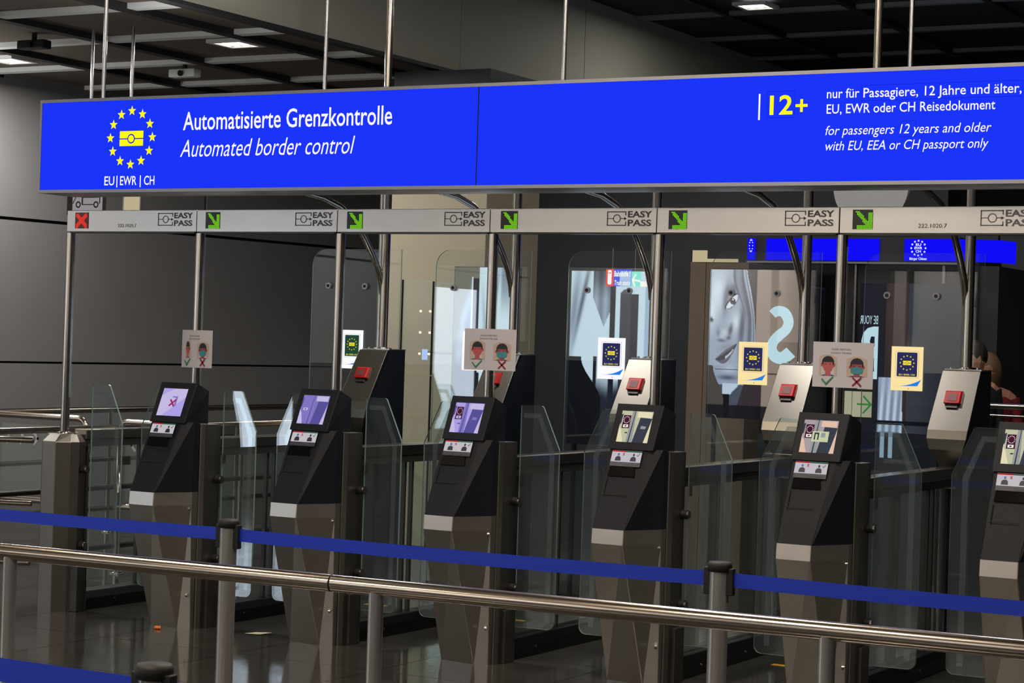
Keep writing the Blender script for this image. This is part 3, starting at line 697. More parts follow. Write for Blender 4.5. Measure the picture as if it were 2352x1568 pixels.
def art_face(x, y):             # 203 wide, 330 high
    brown = (148, 130, 118); dk = (46, 38, 42)
    hair_r = 84+22*sm(0, 110, y)+2*math.sin(y*.05)
    def D(v, cx, cy, rx, ry, rot=0., col=(38, 42, 54)):
        return mixc(v, col, min(1, 1.0*blob(x, y, cx, cy, rx, ry, rot)))
    if x < hair_r:
        c = (150, 162, 182)
        c = mixc(c, (214, 226, 238), .9*blob(x, y, 18, 50, 24, 50)); c = mixc(c, (224, 234, 242), .8*blob(x, y, 6, 96, 10, 34))
        c = mixc(c, (206, 218, 230), .95*blob(x, y, 62, 116, 13, 22, .1)); c = mixc(c, (188, 200, 216), .7*blob(x, y, 26, 148, 10, 9))
        c = mixc(c, (84, 92, 110), .85*blob(x, y, 38, 66, 7, 34, .1)); c = mixc(c, (70, 78, 96), .8*blob(x, y, 54, 42, 20, 10, -.6))
        c = mixc(c, (60, 66, 84), .85*blob(x, y, 76, 130, 7, 60, .05))
        # eye: dark slanted almond with bright corners
        du, dv = (x-52)*.62+(y-72)*-.78, (x-52)*.78+(y-72)*.62
        if abs(du) < 19 and abs(dv) < 7.5*(1-(du/19)**2)**.5:
            c = (216, 226, 234)
            if (du-2)**2+(dv)**2 < 44: c = (46, 52, 66)
            if (du-2)**2+(dv)**2 < 9: c = (10, 12, 18)
            if (du-5)**2+(dv+2)**2 < 3.5: c = (240, 246, 250)
        if abs(du) < 22 and 0 < -dv-5.6*(1-min(1, (du/22)**2))**.5+0 < 3.4: c = (16, 18, 26)
        if abs(du) < 18 and 0 < dv-6.6*(1-min(1, (du/18)**2))**.5 < 1.8: c = (50, 56, 70)
        c = mixc(c, (18, 20, 30), .95*blob(x, y, 6, 112, 4, 5)); c = mixc(c, (230, 238, 244), .8*blob(x, y, 10, 108, 2.5, 3))
        # nose and nostril
        c = mixc(c, (52, 58, 74), .9*blob(x, y, 50, 134, 4.5, 13, .15)); c = mixc(c, (94, 102, 120), .7*blob(x, y, 22, 142, 5, 10)); c = mixc(c, (50, 56, 72), .75*blob(x, y, 30, 158, 9, 3.5, .1)); c = mixc(c, (44, 50, 66), .7*blob(x, y, 46, 152, 5, 4))
        c = mixc(c, (208, 218, 230), .6*blob(x, y, 36, 140, 7, 8)); c = mixc(c, (110, 118, 138), .5*blob(x, y, 40, 172, 16, 6, -.4))
        # smiling mouth rising to the right
        if 18 < x < 66:
            t = (x-18)/48; ml = 200-2*t-34*t*t
            th = 1.2+5.5*math.sin(PI*min(1, t*1.02))
            if abs(y-ml) < th: c = (28, 28, 40)
            if 0 < y-ml-th*.2 < th*.9 and 40 < x < 58: c = (196, 204, 216)
            if th < y-ml < th+9*math.sin(PI*t): c = mixc((92, 92, 110), (60, 60, 78), sm(0, 9, y-ml-th))
            if -7*math.sin(PI*t)-th < y-ml < -th: c = (84, 86, 104)
        c = mixc(c, (62, 68, 86), .75*blob(x, y, 46, 240, 20, 5)); c = mixc(c, (200, 212, 226), .7*blob(x, y, 50, 222, 18, 8))
        h0 = 50+34*sm(10, 120, y)
        if x > h0:
            q = (x-h0)/(hair_r-h0+.1)
            st = .5+.5*math.sin(q*19+y*.02+2*math.sin(q*7))
            hc = mixc((44, 50, 66), (206, 218, 234), .2+.55*st*(.4+.6*q)+.25*sm(.6, 1, q)*sm(120, 30, y))
            c = mixc(c, hc, sm(h0, h0+5, x))
        if abs(y-222) < 1.3 and x > 18: c = (46, 50, 64)
        if y > 255: c = mixc(c, (40, 46, 60), .7)
    elif x < 108:
        c = dk
    else:
        c = mixc(brown, (104, 88, 76), sm(150, 203, x)*.6)
        if abs(y-229) < 1.2: c = (70, 58, 52)
    if y > 245 and 70+(300-y)*.3 < x < 124: c = (54, 44, 50)
    if 252 < y < 290 and 36 < x < 76-(y-252)*.9: c = (190, 206, 226)
    e = 12+26*sm(215, 290, y)
    if y > 213 and x < e: c = (76, 70, 64)
    if y > 276 and e <= x < 52: c = (14, 14, 20)
    if y > 300: c = mixc(c, (16, 16, 22), .85)
    return c
def art_letter(x, y):           # 220 wide, 400 high
    c = mixc((50, 38, 40), (62, 46, 48), blob(x, y, 60, 60, 60, 90))
    if x > 108: c = mixc((54, 58, 66), (38, 40, 48), sm(110, 190, x))
    if x < 58: c = (26, 26, 36)
    b_ = blob(x, y, 98, 170, 10, 42, .35); c = mixc(c, (150, 120, 104), .8*b_*(.6+.4*math.sin(x*.6)))
    # cloth hanging at the foot of the picture
    if 46 < x < 98-(y-200)*-.02 and 200 < y < 318:
        c = mixc((196, 208, 228), (120, 134, 158), .5+.5*math.sin((x-46)*.42+(y-200)*.02)*(.4+.6*sm(210, 260, y)))
    if 292 < y < 302 and x > 40: c = (14, 16, 24)
    if y > 318: c = (20, 22, 30) if not (50 < x < 90 and int(x/9) % 2 == 0 and y < 372) else (150, 172, 192)
    return c
def reflection_panel(x0, x1, z1, pw, ph, fn, label, y=2.16, step=1.5):
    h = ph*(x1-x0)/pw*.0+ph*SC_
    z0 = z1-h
    t = empty('advert_reflection', ((x0+x1)/2, y+.03, z0), label, 'advert', 'advert reflections built as glowing panels')
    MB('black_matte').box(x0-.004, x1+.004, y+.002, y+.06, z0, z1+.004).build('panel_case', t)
    for sx in (x0+.03, x1-.05): MB('black_matte').box(sx, sx+.02, y+.02, y+.05, 0, z0).build('stand_leg', t)  # legs added so the painted reflection stands on the floor
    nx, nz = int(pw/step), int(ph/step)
    me = bpy.data.meshes.new('reflected_picture')
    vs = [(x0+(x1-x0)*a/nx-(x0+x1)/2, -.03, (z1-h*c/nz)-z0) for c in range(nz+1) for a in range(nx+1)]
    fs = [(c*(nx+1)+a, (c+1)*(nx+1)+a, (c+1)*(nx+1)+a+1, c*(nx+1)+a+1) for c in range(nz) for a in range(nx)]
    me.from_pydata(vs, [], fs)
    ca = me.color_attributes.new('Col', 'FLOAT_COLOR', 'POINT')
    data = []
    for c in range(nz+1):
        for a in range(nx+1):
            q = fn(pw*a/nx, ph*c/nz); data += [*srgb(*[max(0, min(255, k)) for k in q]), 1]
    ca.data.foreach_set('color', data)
    me.materials.append(MT['reflected_print'])
    o = bpy.data.objects.new('reflected_picture', me); col.objects.link(o); o.parent = t
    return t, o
SC_ = .0028
reflection_panel(1.495, 1.97, 2.218, 135, 440, art_shirt, 'reflected advert picture of a white shirt, built as a glowing panel behind the glass above the third kiosk')
reflection_panel(2.378, 2.945, 2.203, 177, 400, art_collar, 'reflected advert picture of a shirt collar, built as a glowing panel behind the glass above the fourth kiosk')
t, o = reflection_panel(3.359, 3.955, 2.222, 203, 330, art_face, 'reflected black-and-white face advert with a mirrored pale letter S, built as a glowing panel')
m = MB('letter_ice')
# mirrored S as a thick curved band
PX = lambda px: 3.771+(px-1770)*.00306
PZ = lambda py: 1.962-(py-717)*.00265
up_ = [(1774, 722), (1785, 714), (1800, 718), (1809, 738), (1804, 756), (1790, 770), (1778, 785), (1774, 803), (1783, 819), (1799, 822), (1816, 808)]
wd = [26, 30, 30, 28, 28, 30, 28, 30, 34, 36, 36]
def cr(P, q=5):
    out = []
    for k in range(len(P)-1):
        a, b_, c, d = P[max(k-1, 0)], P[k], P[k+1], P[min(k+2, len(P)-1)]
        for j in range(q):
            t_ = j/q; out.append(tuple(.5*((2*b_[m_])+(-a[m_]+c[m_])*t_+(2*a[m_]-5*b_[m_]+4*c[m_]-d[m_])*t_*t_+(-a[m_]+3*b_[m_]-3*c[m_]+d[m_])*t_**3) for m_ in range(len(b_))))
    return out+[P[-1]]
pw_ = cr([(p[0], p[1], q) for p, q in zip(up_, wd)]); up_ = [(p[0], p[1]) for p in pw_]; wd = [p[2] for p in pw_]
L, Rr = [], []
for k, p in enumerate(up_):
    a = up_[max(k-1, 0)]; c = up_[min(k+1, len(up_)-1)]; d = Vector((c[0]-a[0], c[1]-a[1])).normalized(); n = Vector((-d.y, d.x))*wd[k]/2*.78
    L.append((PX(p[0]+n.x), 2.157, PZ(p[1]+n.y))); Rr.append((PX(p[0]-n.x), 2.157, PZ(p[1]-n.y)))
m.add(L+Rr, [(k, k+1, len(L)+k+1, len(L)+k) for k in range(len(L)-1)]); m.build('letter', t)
t, o = reflection_panel(4.345, 4.97, 2.15, 220, 400, art_letter, 'dark reflected advert with mirrored BE YOUR lettering, built as a panel')
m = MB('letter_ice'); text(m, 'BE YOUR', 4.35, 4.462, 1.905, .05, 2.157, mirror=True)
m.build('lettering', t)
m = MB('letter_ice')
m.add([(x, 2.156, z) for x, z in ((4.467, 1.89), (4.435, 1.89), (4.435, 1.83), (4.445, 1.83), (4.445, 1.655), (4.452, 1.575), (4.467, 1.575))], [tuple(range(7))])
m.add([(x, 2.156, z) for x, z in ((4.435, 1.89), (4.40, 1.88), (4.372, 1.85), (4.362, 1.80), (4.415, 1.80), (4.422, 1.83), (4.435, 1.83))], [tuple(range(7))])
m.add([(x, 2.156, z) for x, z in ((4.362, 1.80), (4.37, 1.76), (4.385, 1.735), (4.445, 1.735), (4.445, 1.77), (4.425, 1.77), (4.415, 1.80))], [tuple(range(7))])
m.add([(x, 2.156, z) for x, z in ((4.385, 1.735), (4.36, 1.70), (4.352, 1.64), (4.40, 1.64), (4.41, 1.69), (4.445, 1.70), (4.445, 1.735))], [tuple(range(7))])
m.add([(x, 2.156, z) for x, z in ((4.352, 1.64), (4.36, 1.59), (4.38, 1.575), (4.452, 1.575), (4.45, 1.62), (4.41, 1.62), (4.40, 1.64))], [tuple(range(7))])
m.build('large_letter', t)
# small station sign in front of the collar picture
t = empty('station_sign', (2.75, 2.10, 2.09), 'small red, blue and green station sign above the fourth kiosk', 'sign')
MB('ts_blue').box(2.66, 2.835, 2.10, 2.115, 2.105, 2.213).build('sign_body', t)
MB('ts_red').box(2.66, 2.712, 2.097, 2.10, 2.105, 2.213).build('red_field', t)
m = MB('ts_white'); P = rrect(2.672, 2.70, 2.115, 2.207, .01); m.add([(a, 2.096, c) for a, c in P], [tuple(range(len(P)))]); m.use('ts_red'); rect(m, 2.677, 2.684, 2.185, 2.193, 2.095); rect(m, 2.688, 2.695, 2.185, 2.193, 2.095); m.build('train_symbol', t)
MB('ts_pale').box(2.757, 2.835, 2.0985, 2.10, 2.105, 2.2).build('pale_field', t)
m = MB('ts_white'); text(m, 'Bahnhöfe !', 2.718, 2.832, 2.168, .033, 2.096, bold=.03); text(m, 'Train statio', 2.718, 2.832, 2.112, .030, 2.096, shear=.1, bold=.02); m.build('lettering', t)
MB('ts_green').box(2.838, 2.90, 2.10, 2.115, 2.105, 2.2).build('green_field', t)
m = MB('ts_white'); stroke(m, (2.852, 2.147), (2.896, 2.140), .012, 2.098); stroke(m, (2.85, 2.147), (2.868, 2.178), .012, 2.098); stroke(m, (2.85, 2.147), (2.862, 2.112), .012, 2.098); m.build('arrow', t)
m = MB('ts_white'); m.box(2.902, 2.945, 2.10, 2.115, 2.105, 2.138); m.build('white_field', t)
for x in (2.70, 2.86): MB('alu').cyl((x, 2.107, 2.20), (x, 2.107, 2.345), .003, 6).build('hanger', t)

# =================================================================== MASK NOTICES ON THE POLES
def notice(cx, z0, z1, wdt, label, squeeze=1., faceA='skin_print', faceB='skin_print2', curl=.03):
    y0 = -.010
    t = empty('mask_notice', (cx, y0, z0), label, 'notice', 'paper mask notices on the poles')
    n = 14; x0 = cx-wdt/2
    def yy(u): return y0-.012+curl*(abs(u-.5)*2)**2*(.0+1.0*(1 if u < .5 else .5))
    F = []
    for k in range(n+1):
        u = k/n; F += [(x0+wdt*u+(0 if u > .05 else 0), yy(u), z0), (x0+wdt*u, yy(u), z1)]
    Bk = [(a, b_+.0008, c) for a, b_, c in F]
    m = MB('paper'); m.add(F, [(2*k, 2*k+2, 2*k+3, 2*k+1) for k in range(n)], True); m.add(Bk, [(2*k, 2*k+1, 2*k+3, 2*k+2) for k in range(n)], True)
    m.build('sheet', t)
    h = z1-z0
    pr = MB('ink')
    def W(u, v, lay): return (x0+wdt*u, yy(u)-.0008-.0004*lay, z1-h*v)
    def P(mn, pts, lay=0): pr.use(mn); pr.add([W(a, c, lay) for a, c in pts], [tuple(range(len(pts)))])
    def E(mn, cu, cv, ru, rv, lay, a0=0, a1=2*PI, nn=20):
        pr.use(mn); pr.add([W(cu+ru*math.cos(a0+(a1-a0)*k/nn), cv-rv*math.sin(a0+(a1-a0)*k/nn), lay) for k in range(nn+(0 if a1-a0 > 6 else 1))], [tuple(range(nn+(0 if a1-a0 > 6 else 1)))])
    s0 = len(pr.v)
    text(pr, 'MASKE ABSETZEN', x0+wdt*.33, x0+wdt*.64, z1-h*.175, h*.038, yy(.5)-.0012, bold=.0)
    text(pr, 'WITHOUT THE MASK', x0+wdt*.31, x0+wdt*.66, z1-h*.255, h*.036, yy(.5)-.0012, bold=.0)
    for cu, fc, masked in ((.27, faceA, False), (.745, faceB, True)):
        hu, o = .155*squeeze if not masked else .165, (.03 if masked else 0)
        P('peach_print', [(cu-hu, .745+o*.4), (cu+hu, .745+o*.4), (cu+hu, .34+o), (cu+hu*.4, .285+o), (cu-hu*.4, .285+o), (cu-hu, .34+o)])
        q = squeeze if not masked else 1.
        E(fc, cu, .49+o, .098*q, .16, 1); P(fc, [(cu-.098*q, .50+o), (cu-.06*q, .64+o), (cu+.06*q, .64+o), (cu+.098*q, .50+o)], 2); P(fc, [(cu-.045*q, .745+o*.3), (cu+.045*q, .745+o*.3), (cu+.045*q, .6), (cu-.045*q, .6)], 2)
        E(fc, cu-.108*q, .51+o, .018*q, .035, 1); E(fc, cu+.108*q, .51+o, .018*q, .035, 1)
        E('hair_print', cu, .445+o, .105*q, .135, 3, 0, PI); P('hair_print', [(cu-.105*q, .50+o), (cu-.08*q, .50+o), (cu-.08*q, .44+o), (cu-.105*q, .44+o)], 3); P('hair_print', [(cu+.08*q, .50+o), (cu+.105*q, .50+o), (cu+.105*q, .44+o), (cu+.08*q, .44+o)], 3)
        E('hair_print', cu-.04*q, .49+o, .007, .012, 4); E('hair_print', cu+.04*q, .49+o, .007, .012, 4)
        P('navy_print', [(cu-.13*q, .745+o*.3), (cu-.05*q, .745+o*.3), (cu-.05*q, .715+o*.3)], 3); P('navy_print', [(cu+.13*q, .745+o*.3), (cu+.05*q, .715+o*.3), (cu+.05*q, .745+o*.3)], 3)
        if masked: P('teal_print', [(cu-.098, .53+o), (cu, .50+o), (cu+.098, .53+o), (cu+.095, .62+o), (cu+.05, .66+o), (cu-.05, .66+o), (cu-.095, .62+o)], 5)
    def S(mn, a, c, wv):
        pr.use(mn); A, B_ = W(*a, 1), W(*c, 1); d = Vector((B_[0]-A[0], B_[2]-A[2])).normalized()*wv/2; nn = Vector((-d.y, d.x)); y = min(A[1], B_[1])
        pr.add([(A[0]-d.x+nn.x, y, A[2]-d.y+nn.y), (B_[0]+d.x+nn.x, y, B_[2]+d.y+nn.y), (B_[0]+d.x-nn.x, y, B_[2]+d.y-nn.y), (A[0]-d.x-nn.x, y, A[2]-d.y-nn.y)], [(0, 1, 2, 3)])
    S('green_print', (.18, .83), (.245, .93), .008); S('green_print', (.245, .93), (.355, .78), .008)
    S('red_print', (.69, .78), (.81, .94), .009); S('red_print', (.69, .94), (.81, .78), .009)
    pr.build('print', t)
notice(1.035, 1.515, 1.736, .235, 'small curled paper mask notice on the second pole, above the cross screen', .62)
notice(3.035, 1.568, 1.792, .325, 'flat paper mask notice on the pole in the middle of the picture', curl=.012)
notice(5.045, 1.552, 1.776, .318, 'paper mask notice with curled left edge on the right-hand front pole', curl=.02)

# =================================================================== BEIGE AND BROWN COLUMNS, ROUND DISC, HANGING SIGNS
t = empty('beige_column', (-.4, 5.3, 0), 'large square beige concrete column behind the second and third lanes', 'column')
MB('column_beige').box(-.885, .075, 5.0, 5.9, 0, 3.06).build('shaft', t, bevel=.004)
MB('wall_dark').box(-.875, .065, 5.01, 5.9, 3.06, 3.98).build('upper_shaft', t)  # dark colour painted in for light falling off up the shaft
MB('column_brown').box(-.5, .08, 4.992, 5.0, 1.62, 1.63).build('joint_line', t)
t = empty('clad_column', (2.08, 5.1, 0), 'brown clad column between the collar picture and the face picture', 'column')
MB('column_brown').box(1.93, 2.06, 5.0, 5.3, 0, 2.40).box(2.065, 2.42, 5.0, 5.3, 0, 2.40).build('cladding', t)
MB('beige_lit').box(1.95, 2.07, 4.985, 5.0, 2.415, 2.49).box(1.95, 2.33, 4.985, 5.0, 2.40, 2.425).build('lit_strip', t)
t = empty('round_disc', (3.74, 4.0, 2.62), 'pale grey round disc hanging between the sign and the header beams', 'disc')
MB('disc_grey').cyl((3.74, 3.98, 2.885), (3.74, 4.02, 2.885), .272, 48).build('disc_plate', t)
MB('alu').cyl((3.74, 4.03, 2.9), (3.74, 4.03, 5.0), .015, 10).build('hanging_rod', t)
t = empty('vehicle_sign', (-2.04, 2.52, 2.6), 'grey pictogram sign with a truck, under the left end of the blue sign', 'sign')
MB('black_matte').box(-2.225, -1.865, 2.505, 2.54, 2.60, 2.98).build('sign_body', t)
MB('picto_white').box(-2.163, -1.872, 2.497, 2.505, 2.61, 2.96).build('sign_face', t)
m = MB('black_matte')
for cx in (-2.103, -1.927): ring(m, cx, 2.678, .026, .012, 2.494)
m.box(-2.065, -1.955, 2.491, 2.496, 2.675, 2.682); m.box(-2.068, -2.058, 2.491, 2.496, 2.68, 2.73); m.box(-2.068, -1.90, 2.491, 2.496, 2.73, 2.738)
stroke(m, (-2.155, 2.69), (-2.125, 2.74), .008, 2.494); stroke(m, (-2.125, 2.74), (-2.085, 2.74), .008, 2.494); stroke(m, (-1.892, 2.69), (-1.888, 2.75), .011, 2.494)
m.build('truck_symbol', t)
MB('alu_bright').cyl((-2.03, 2.52, 2.97), (-2.03, 2.52, 4.03), .013, 10).build('hanging_rod', t)
t = empty('beige_sign', (-1.6, 2.52, 2.6), 'plain cream lit sign under the blue sign, right of the truck pictogram', 'sign')
MB('beige_lit').box(-1.655, -1.503, 2.497, 2.53, 2.60, 2.98).build('sign_face', t)
MB('alu').box(-1.665, -1.655, 2.495, 2.54, 2.60, 2.98).box(-1.503, -1.493, 2.495, 2.54, 2.60, 2.98).build('sign_frame', t)
MB('alu_bright').cyl((-1.635, 2.52, 2.97), (-1.635, 2.52, 4.03), .013, 10).build('hanging_rod', t)
t = empty('tall_pole', (.873, 2.2, 0), 'bright steel pole rising above the left half of the blue sign', 'pole')
MB('steel_tube').cyl((.873, 2.218, 0), (.873, 2.218, 4.98), .026, 20).build('pole_shaft', t)
MB('steel_tube').lathe([(.07, 0), (.07, .01), (.03, .014)], (.873, 2.218, 0), 20).build('base_flange', t)

# glass screen in front of the beige column ; reflected lights and screen modelled as glowing parts
t = empty('glass_screen', (.5, 3.5, 0), 'clear glass screen in front of the beige column', 'glass panel')
m = MB('glass').box(.235, .50, 3.5, 3.51, .1, 2.172).box(.51, .86, 3.5, 3.51, .1, 2.165); m.build('glass_sheet', t)
MB('black_matte').box(.229, .235, 3.495, 3.515, .1, 2.175).box(.50, .51, 3.498, 3.512, .1, 2.165).build('edge_profile', t)
MB('steel_tube').box(.22, .88, 3.48, 3.53, 0, .1).build('floor_channel', t)
for x in (.404, .488):
    for z in (1.94, 1.78, 1.62):
        MB('dot_warm').cyl((x, 3.5, z), (x, 3.493, z), .009, 12).build('light_reflection', t)
MB('screen_blue').box(.43, .475, 3.49, 3.5, 1.575, 1.655).build('screen_reflection', t)
MB('column_beige').box(.236, .86, 3.492, 3.5, 1.455, 1.461).build('cross_bar', t)

# =================================================================== CONTROL BOOTH WITH BLUE LIGHT BAND
t = empty('control_booth', (3.0, 6.5, 0), 'dark glazed control booth with a glowing blue band round its top', 'booth')
def curve_band(x0, x1, y0, z0, z1, mn, name, parent, dz=0):
    return MB(mn).box(x0, x1, y0, y0+.03, z0, z1).build(name, parent)
MB('wall_dark').box(1.98, 3.75, 6.03, 7.2, 2.44, 2.66).build('band_housing', t)
pts = [(3.75+.35*math.sin(a), 6.38-.35*math.cos(a)) for a in [k/10*PI/2 for k in range(11)]]
m = MB('booth_blue'); F = [(x, y, z) for x, y in pts for z in (2.47, 2.645)]; m.add(F, [(2*k, 2*k+2, 2*k+3, 2*k+1) for k in range(10)], True); m.add([(x*.998, y+.02, z) for x, y, z in F], [(2*k, 2*k+1, 2*k+3, 2*k+2) for k in range(10)]); m.build('blue_panel', t)
for x0, x1 in ((1.98, 2.04), (2.145, 2.62), (2.625, 3.1), (3.315, 3.52), (3.522, 3.75)): curve_band(x0, x1, 6.0, 2.47, 2.645, 'booth_blue', 'blue_panel', t)
m = MB('booth_white'); stars12(m, 3.43, 2.572, .058, .058, .011, 5.998); text(m, 'EU', 3.408, 3.452, 2.59, .018, 5.998, bold=.03); text(m, 'EWR', 3.398, 3.462, 2.564, .018, 5.998, bold=.03); text(m, 'CH', 3.408, 3.452, 2.538, .018, 5.998, bold=.03); text(m, 'Bürger Citizen', 3.36, 3.50, 2.48, .018, 5.998, bold=.03)
stars12(m, 2.012, 2.585, .014, .05, .007, 5.998); m.build('star_emblem', t)
MB('alu').box(1.98, 3.85, 5.99, 6.03, 2.445, 2.46).build('lower_trim', t)
MB('black_gloss').box(2.0, 3.9, 6.05, 6.1, 1.05, 2.44).build('dark_window', t)
MB('wall_dark').box(1.98, 4.05, 6.1, 7.2, 0, 2.44).build('booth_wall', t)
MB('wall_panel_dark').box(1.99, 3.9, 6.02, 6.1, 0, 1.05).build('counter_front', t)
MB('alu').box(3.62, 3.64, 6.03, 6.05, 1.05, 2.44).build('window_post', t)
MB('alu').box(2.9, 2.915, 6.03, 6.05, 1.05, 2.44).build('window_post', t)

# green arrow panel
AY = 2.12
t = empty('arrow_panel', (4.37, AY, 0), 'pale lit panel with a green arrow, right of the fifth kiosk', 'sign')
MB('black_matte').box(4.268, 4.462, AY+.003, AY+.02, 1.335, 1.53).build('panel_case', t)
MB('ex_beige').box(4.28, 4.325, AY, AY+.003, 1.345, 1.498).box(4.329, 4.386, AY, AY+.003, 1.345, 1.498).box(4.39, 4.452, AY, AY+.003, 1.345, 1.498).box(4.36, 4.452, AY, AY+.003, 1.512, 1.522).build('lit_face', t)
m = MB('ex_green'); stroke(m, (4.365, 1.422), (4.448, 1.422), .011, AY-.001); stroke(m, (4.402, 1.468), (4.448, 1.422), .011, AY-.001); stroke(m, (4.402, 1.372), (4.448, 1.422), .011, AY-.001); m.build('arrow_symbol', t)
MB('black_matte').box(4.30, 4.33, AY+.004, AY+.016, 0, 1.335).build('stand', t)
t = empty('dark_cabinet', (3.1, 4.2, 0), 'tall black cabinet behind the rear pole of the fourth cabinet', 'cabinet')
MB('black_case').box(3.12, 3.30, 4.0, 4.35, 0, 2.19).build('cabinet_body', t, bevel=.01)
MB('alu_bright').cyl((3.25, 4.0, 1.98), (3.25, 3.995, 1.98), .006, 8).build('lock', t)

# =================================================================== LEFT RAILINGS AND SWING GATES
def rail_run(name, x, y0, y1, z, r, label, posts):
    t = empty(name, (x, (y0+y1)/2, 0), label, 'handrail')
    MB('steel_rail').cyl((x, y0, z), (x, y1, z), r, 18).build('rail', t)
    MB('steel_dark').cyl((x, y0, z-.42), (x, y1, z-.42), r*.8, 12).build('lower_rail', t)
    MB('steel_dark').cyl((x, y0, z-.84), (x, y1, z-.84), r*.8, 12).build('lower_rail', t)
    for y in posts:
        MB('steel_tube').cyl((x, y, .008), (x, y, z-r*.5), .022, 16).build('post', t)
        MB('steel_tube').lathe([(.06, 0), (.06, .008), (.025, .012)], (x, y, 0), 18).build('base_flange', t)
rail_run('wall_handrail', -3.0, 1.8, 9.4, 1.043, .026, 'long steel handrail in front of the grey panel wall', (2.2, 4.0, 5.8, 7.6, 9.2))
rail_run('queue_handrail', -1.0, -.9, 6.2, 1.03, .024, 'long steel handrail just behind the left gate column', (-.6, 1.3, 3.2, 5.1))
def swing(x0, x1, y, z, label, chev):
    t = empty('swing_gate', ((x0+x1)/2, y, 0), label, 'gate')
    r = .022; q = .07; s = 1
    P = [(x0, y, .25)]
    P = [(x0, y, z-.6), (x0, y, z-q)]
    for k in range(6): a = PI-k/5*PI/2; P.append((x0+q+q*math.cos(a), y, z-q+q*math.sin(a)))
    for k in range(6): a = PI/2-k/5*PI/2; P.append((x1-q+q*math.cos(a), y, z-q+q*math.sin(a)))
    P += [(x1, y, z-q), (x1, y, z-.6+q)]
    for k in range(6): a = -k/5*PI/2; P.append((x1-q+q*math.cos(a), y, z-.6+q+q*math.sin(a)))
    P += [(x0, y, z-.6)]
    MB('steel_rail').tube(P, r, 12).build('gate_frame', t)
    MB('glass').box(x0+.05, x1-.05, y-.004, y+.004, z-.56, z-.06).build('glass_infill', t)
    m = MB('paper'); n = int((x1-x0-.2)/.13)
    for k in range(n):
        cx = x0+.14+k*.13; zc = z-.16
        stroke(m, (cx, zc+.035), (cx+chev*.03, zc), .02, y-.006); stroke(m, (cx+chev*.03, zc), (cx, zc-.035), .02, y-.006)
    m.build('chevron_strip', t)
    MB('steel_tube').cyl((x0, y, 0), (x0, y, z-.5), .024, 14).build('gate_post', t)
    MB('steel_tube').lathe([(.06, 0), (.06, .008), (.025, .012)], (x0, y, 0), 18).build('base_flange', t)
    MB('black_matte').box(x0+.02, x0+.08, y-.03, y+.03, z-.3, z-.24).build('latch', t)
swing(-2.35, -1.09, 1.5, 1.09, 'steel swing gate with rounded end, left of the left gate column', 1)
swing(-.95, -.08, 1.7, 1.075, 'steel swing gate with white chevrons, seen through the leftmost door leaf', -1)
t = empty('tube_frame', (-.35, -.15, 0), 'low steel tube frame standing left of the left gate column', 'railing')
MB('steel_rail').tube([(-.42, -.2, .02), (-.42, -.2, .98), (-.40, -.19, 1.01), (-.37, -.185, 1.03), (-.12, -.1, 1.03)], .02, 12).build('frame_tube', t)
MB('steel_rail').cyl((-.42, -.2, .64), (-.12, -.1, .64), .016, 10).build('mid_tube', t)
MB('steel_rail').cyl((-.42, -.2, .28), (-.12, -.1, .28), .02, 10).build('mid_tube', t)
MB('steel_tube').lathe([(.06, 0), (.06, .008), (.025, .012)], (-.42, -.2, 0), 18).build('base_flange', t)
MB('steel_tube').box(-.40, -.33, -.215, -.18, .83, .88).build('clamp', t)
# rail at the far right behind the bright cabinet
t = empty('far_handrail', (4.9, 4.0, 0), 'steel handrail crossing behind the brightly lit cabinet at right', 'handrail')
MB('steel_rail').cyl((4.45, 4.0, 1.405), (7.2, 4.0, 1.405), .02, 14).build('rail', t)
MB('steel_rail').cyl((4.45, 4.0, 1.34), (7.2, 4.0, 1.34), .01, 10).build('lower_rail', t)
for x in (4.6, 5.6, 6.6): MB('steel_dark').cyl((x, 4.0, 0), (x, 4.0, 1.4), .02, 12).build('post', t)

# =================================================================== FOREGROUND HANDRAIL
HY, HZ = -4.33, .95
t = empty('foreground_handrail', (5.4, HY, 0), 'thick round steel handrail crossing the whole foreground', 'handrail')
def hy(x): return -4.393+.0355*(x-3.648)
MB('steel_rail').cyl((1.0, hy(1.0), HZ), (4.985, hy(4.985), HZ), .027, 28).build('rail', t)
MB('steel_rail').cyl((4.992, hy(4.992), HZ), (8.3, hy(8.3), HZ), .027, 28).build('rail', t)
MB('black_matte').cyl((4.985, hy(4.985), HZ), (4.992, hy(4.992), HZ), .0255, 20).build('rail_joint', t)
for x in (2.24, 3.695, 5.148, 6.60, 8.05):
    MB('alu_post').cyl((x, hy(x), .01), (x, hy(x), HZ-.014), .024, 24).build('post', t)
    MB('steel_tube').lathe([(.065, 0), (.065, .01), (.03, .014)], (x, hy(x), 0), 24).build('base_flange', t)

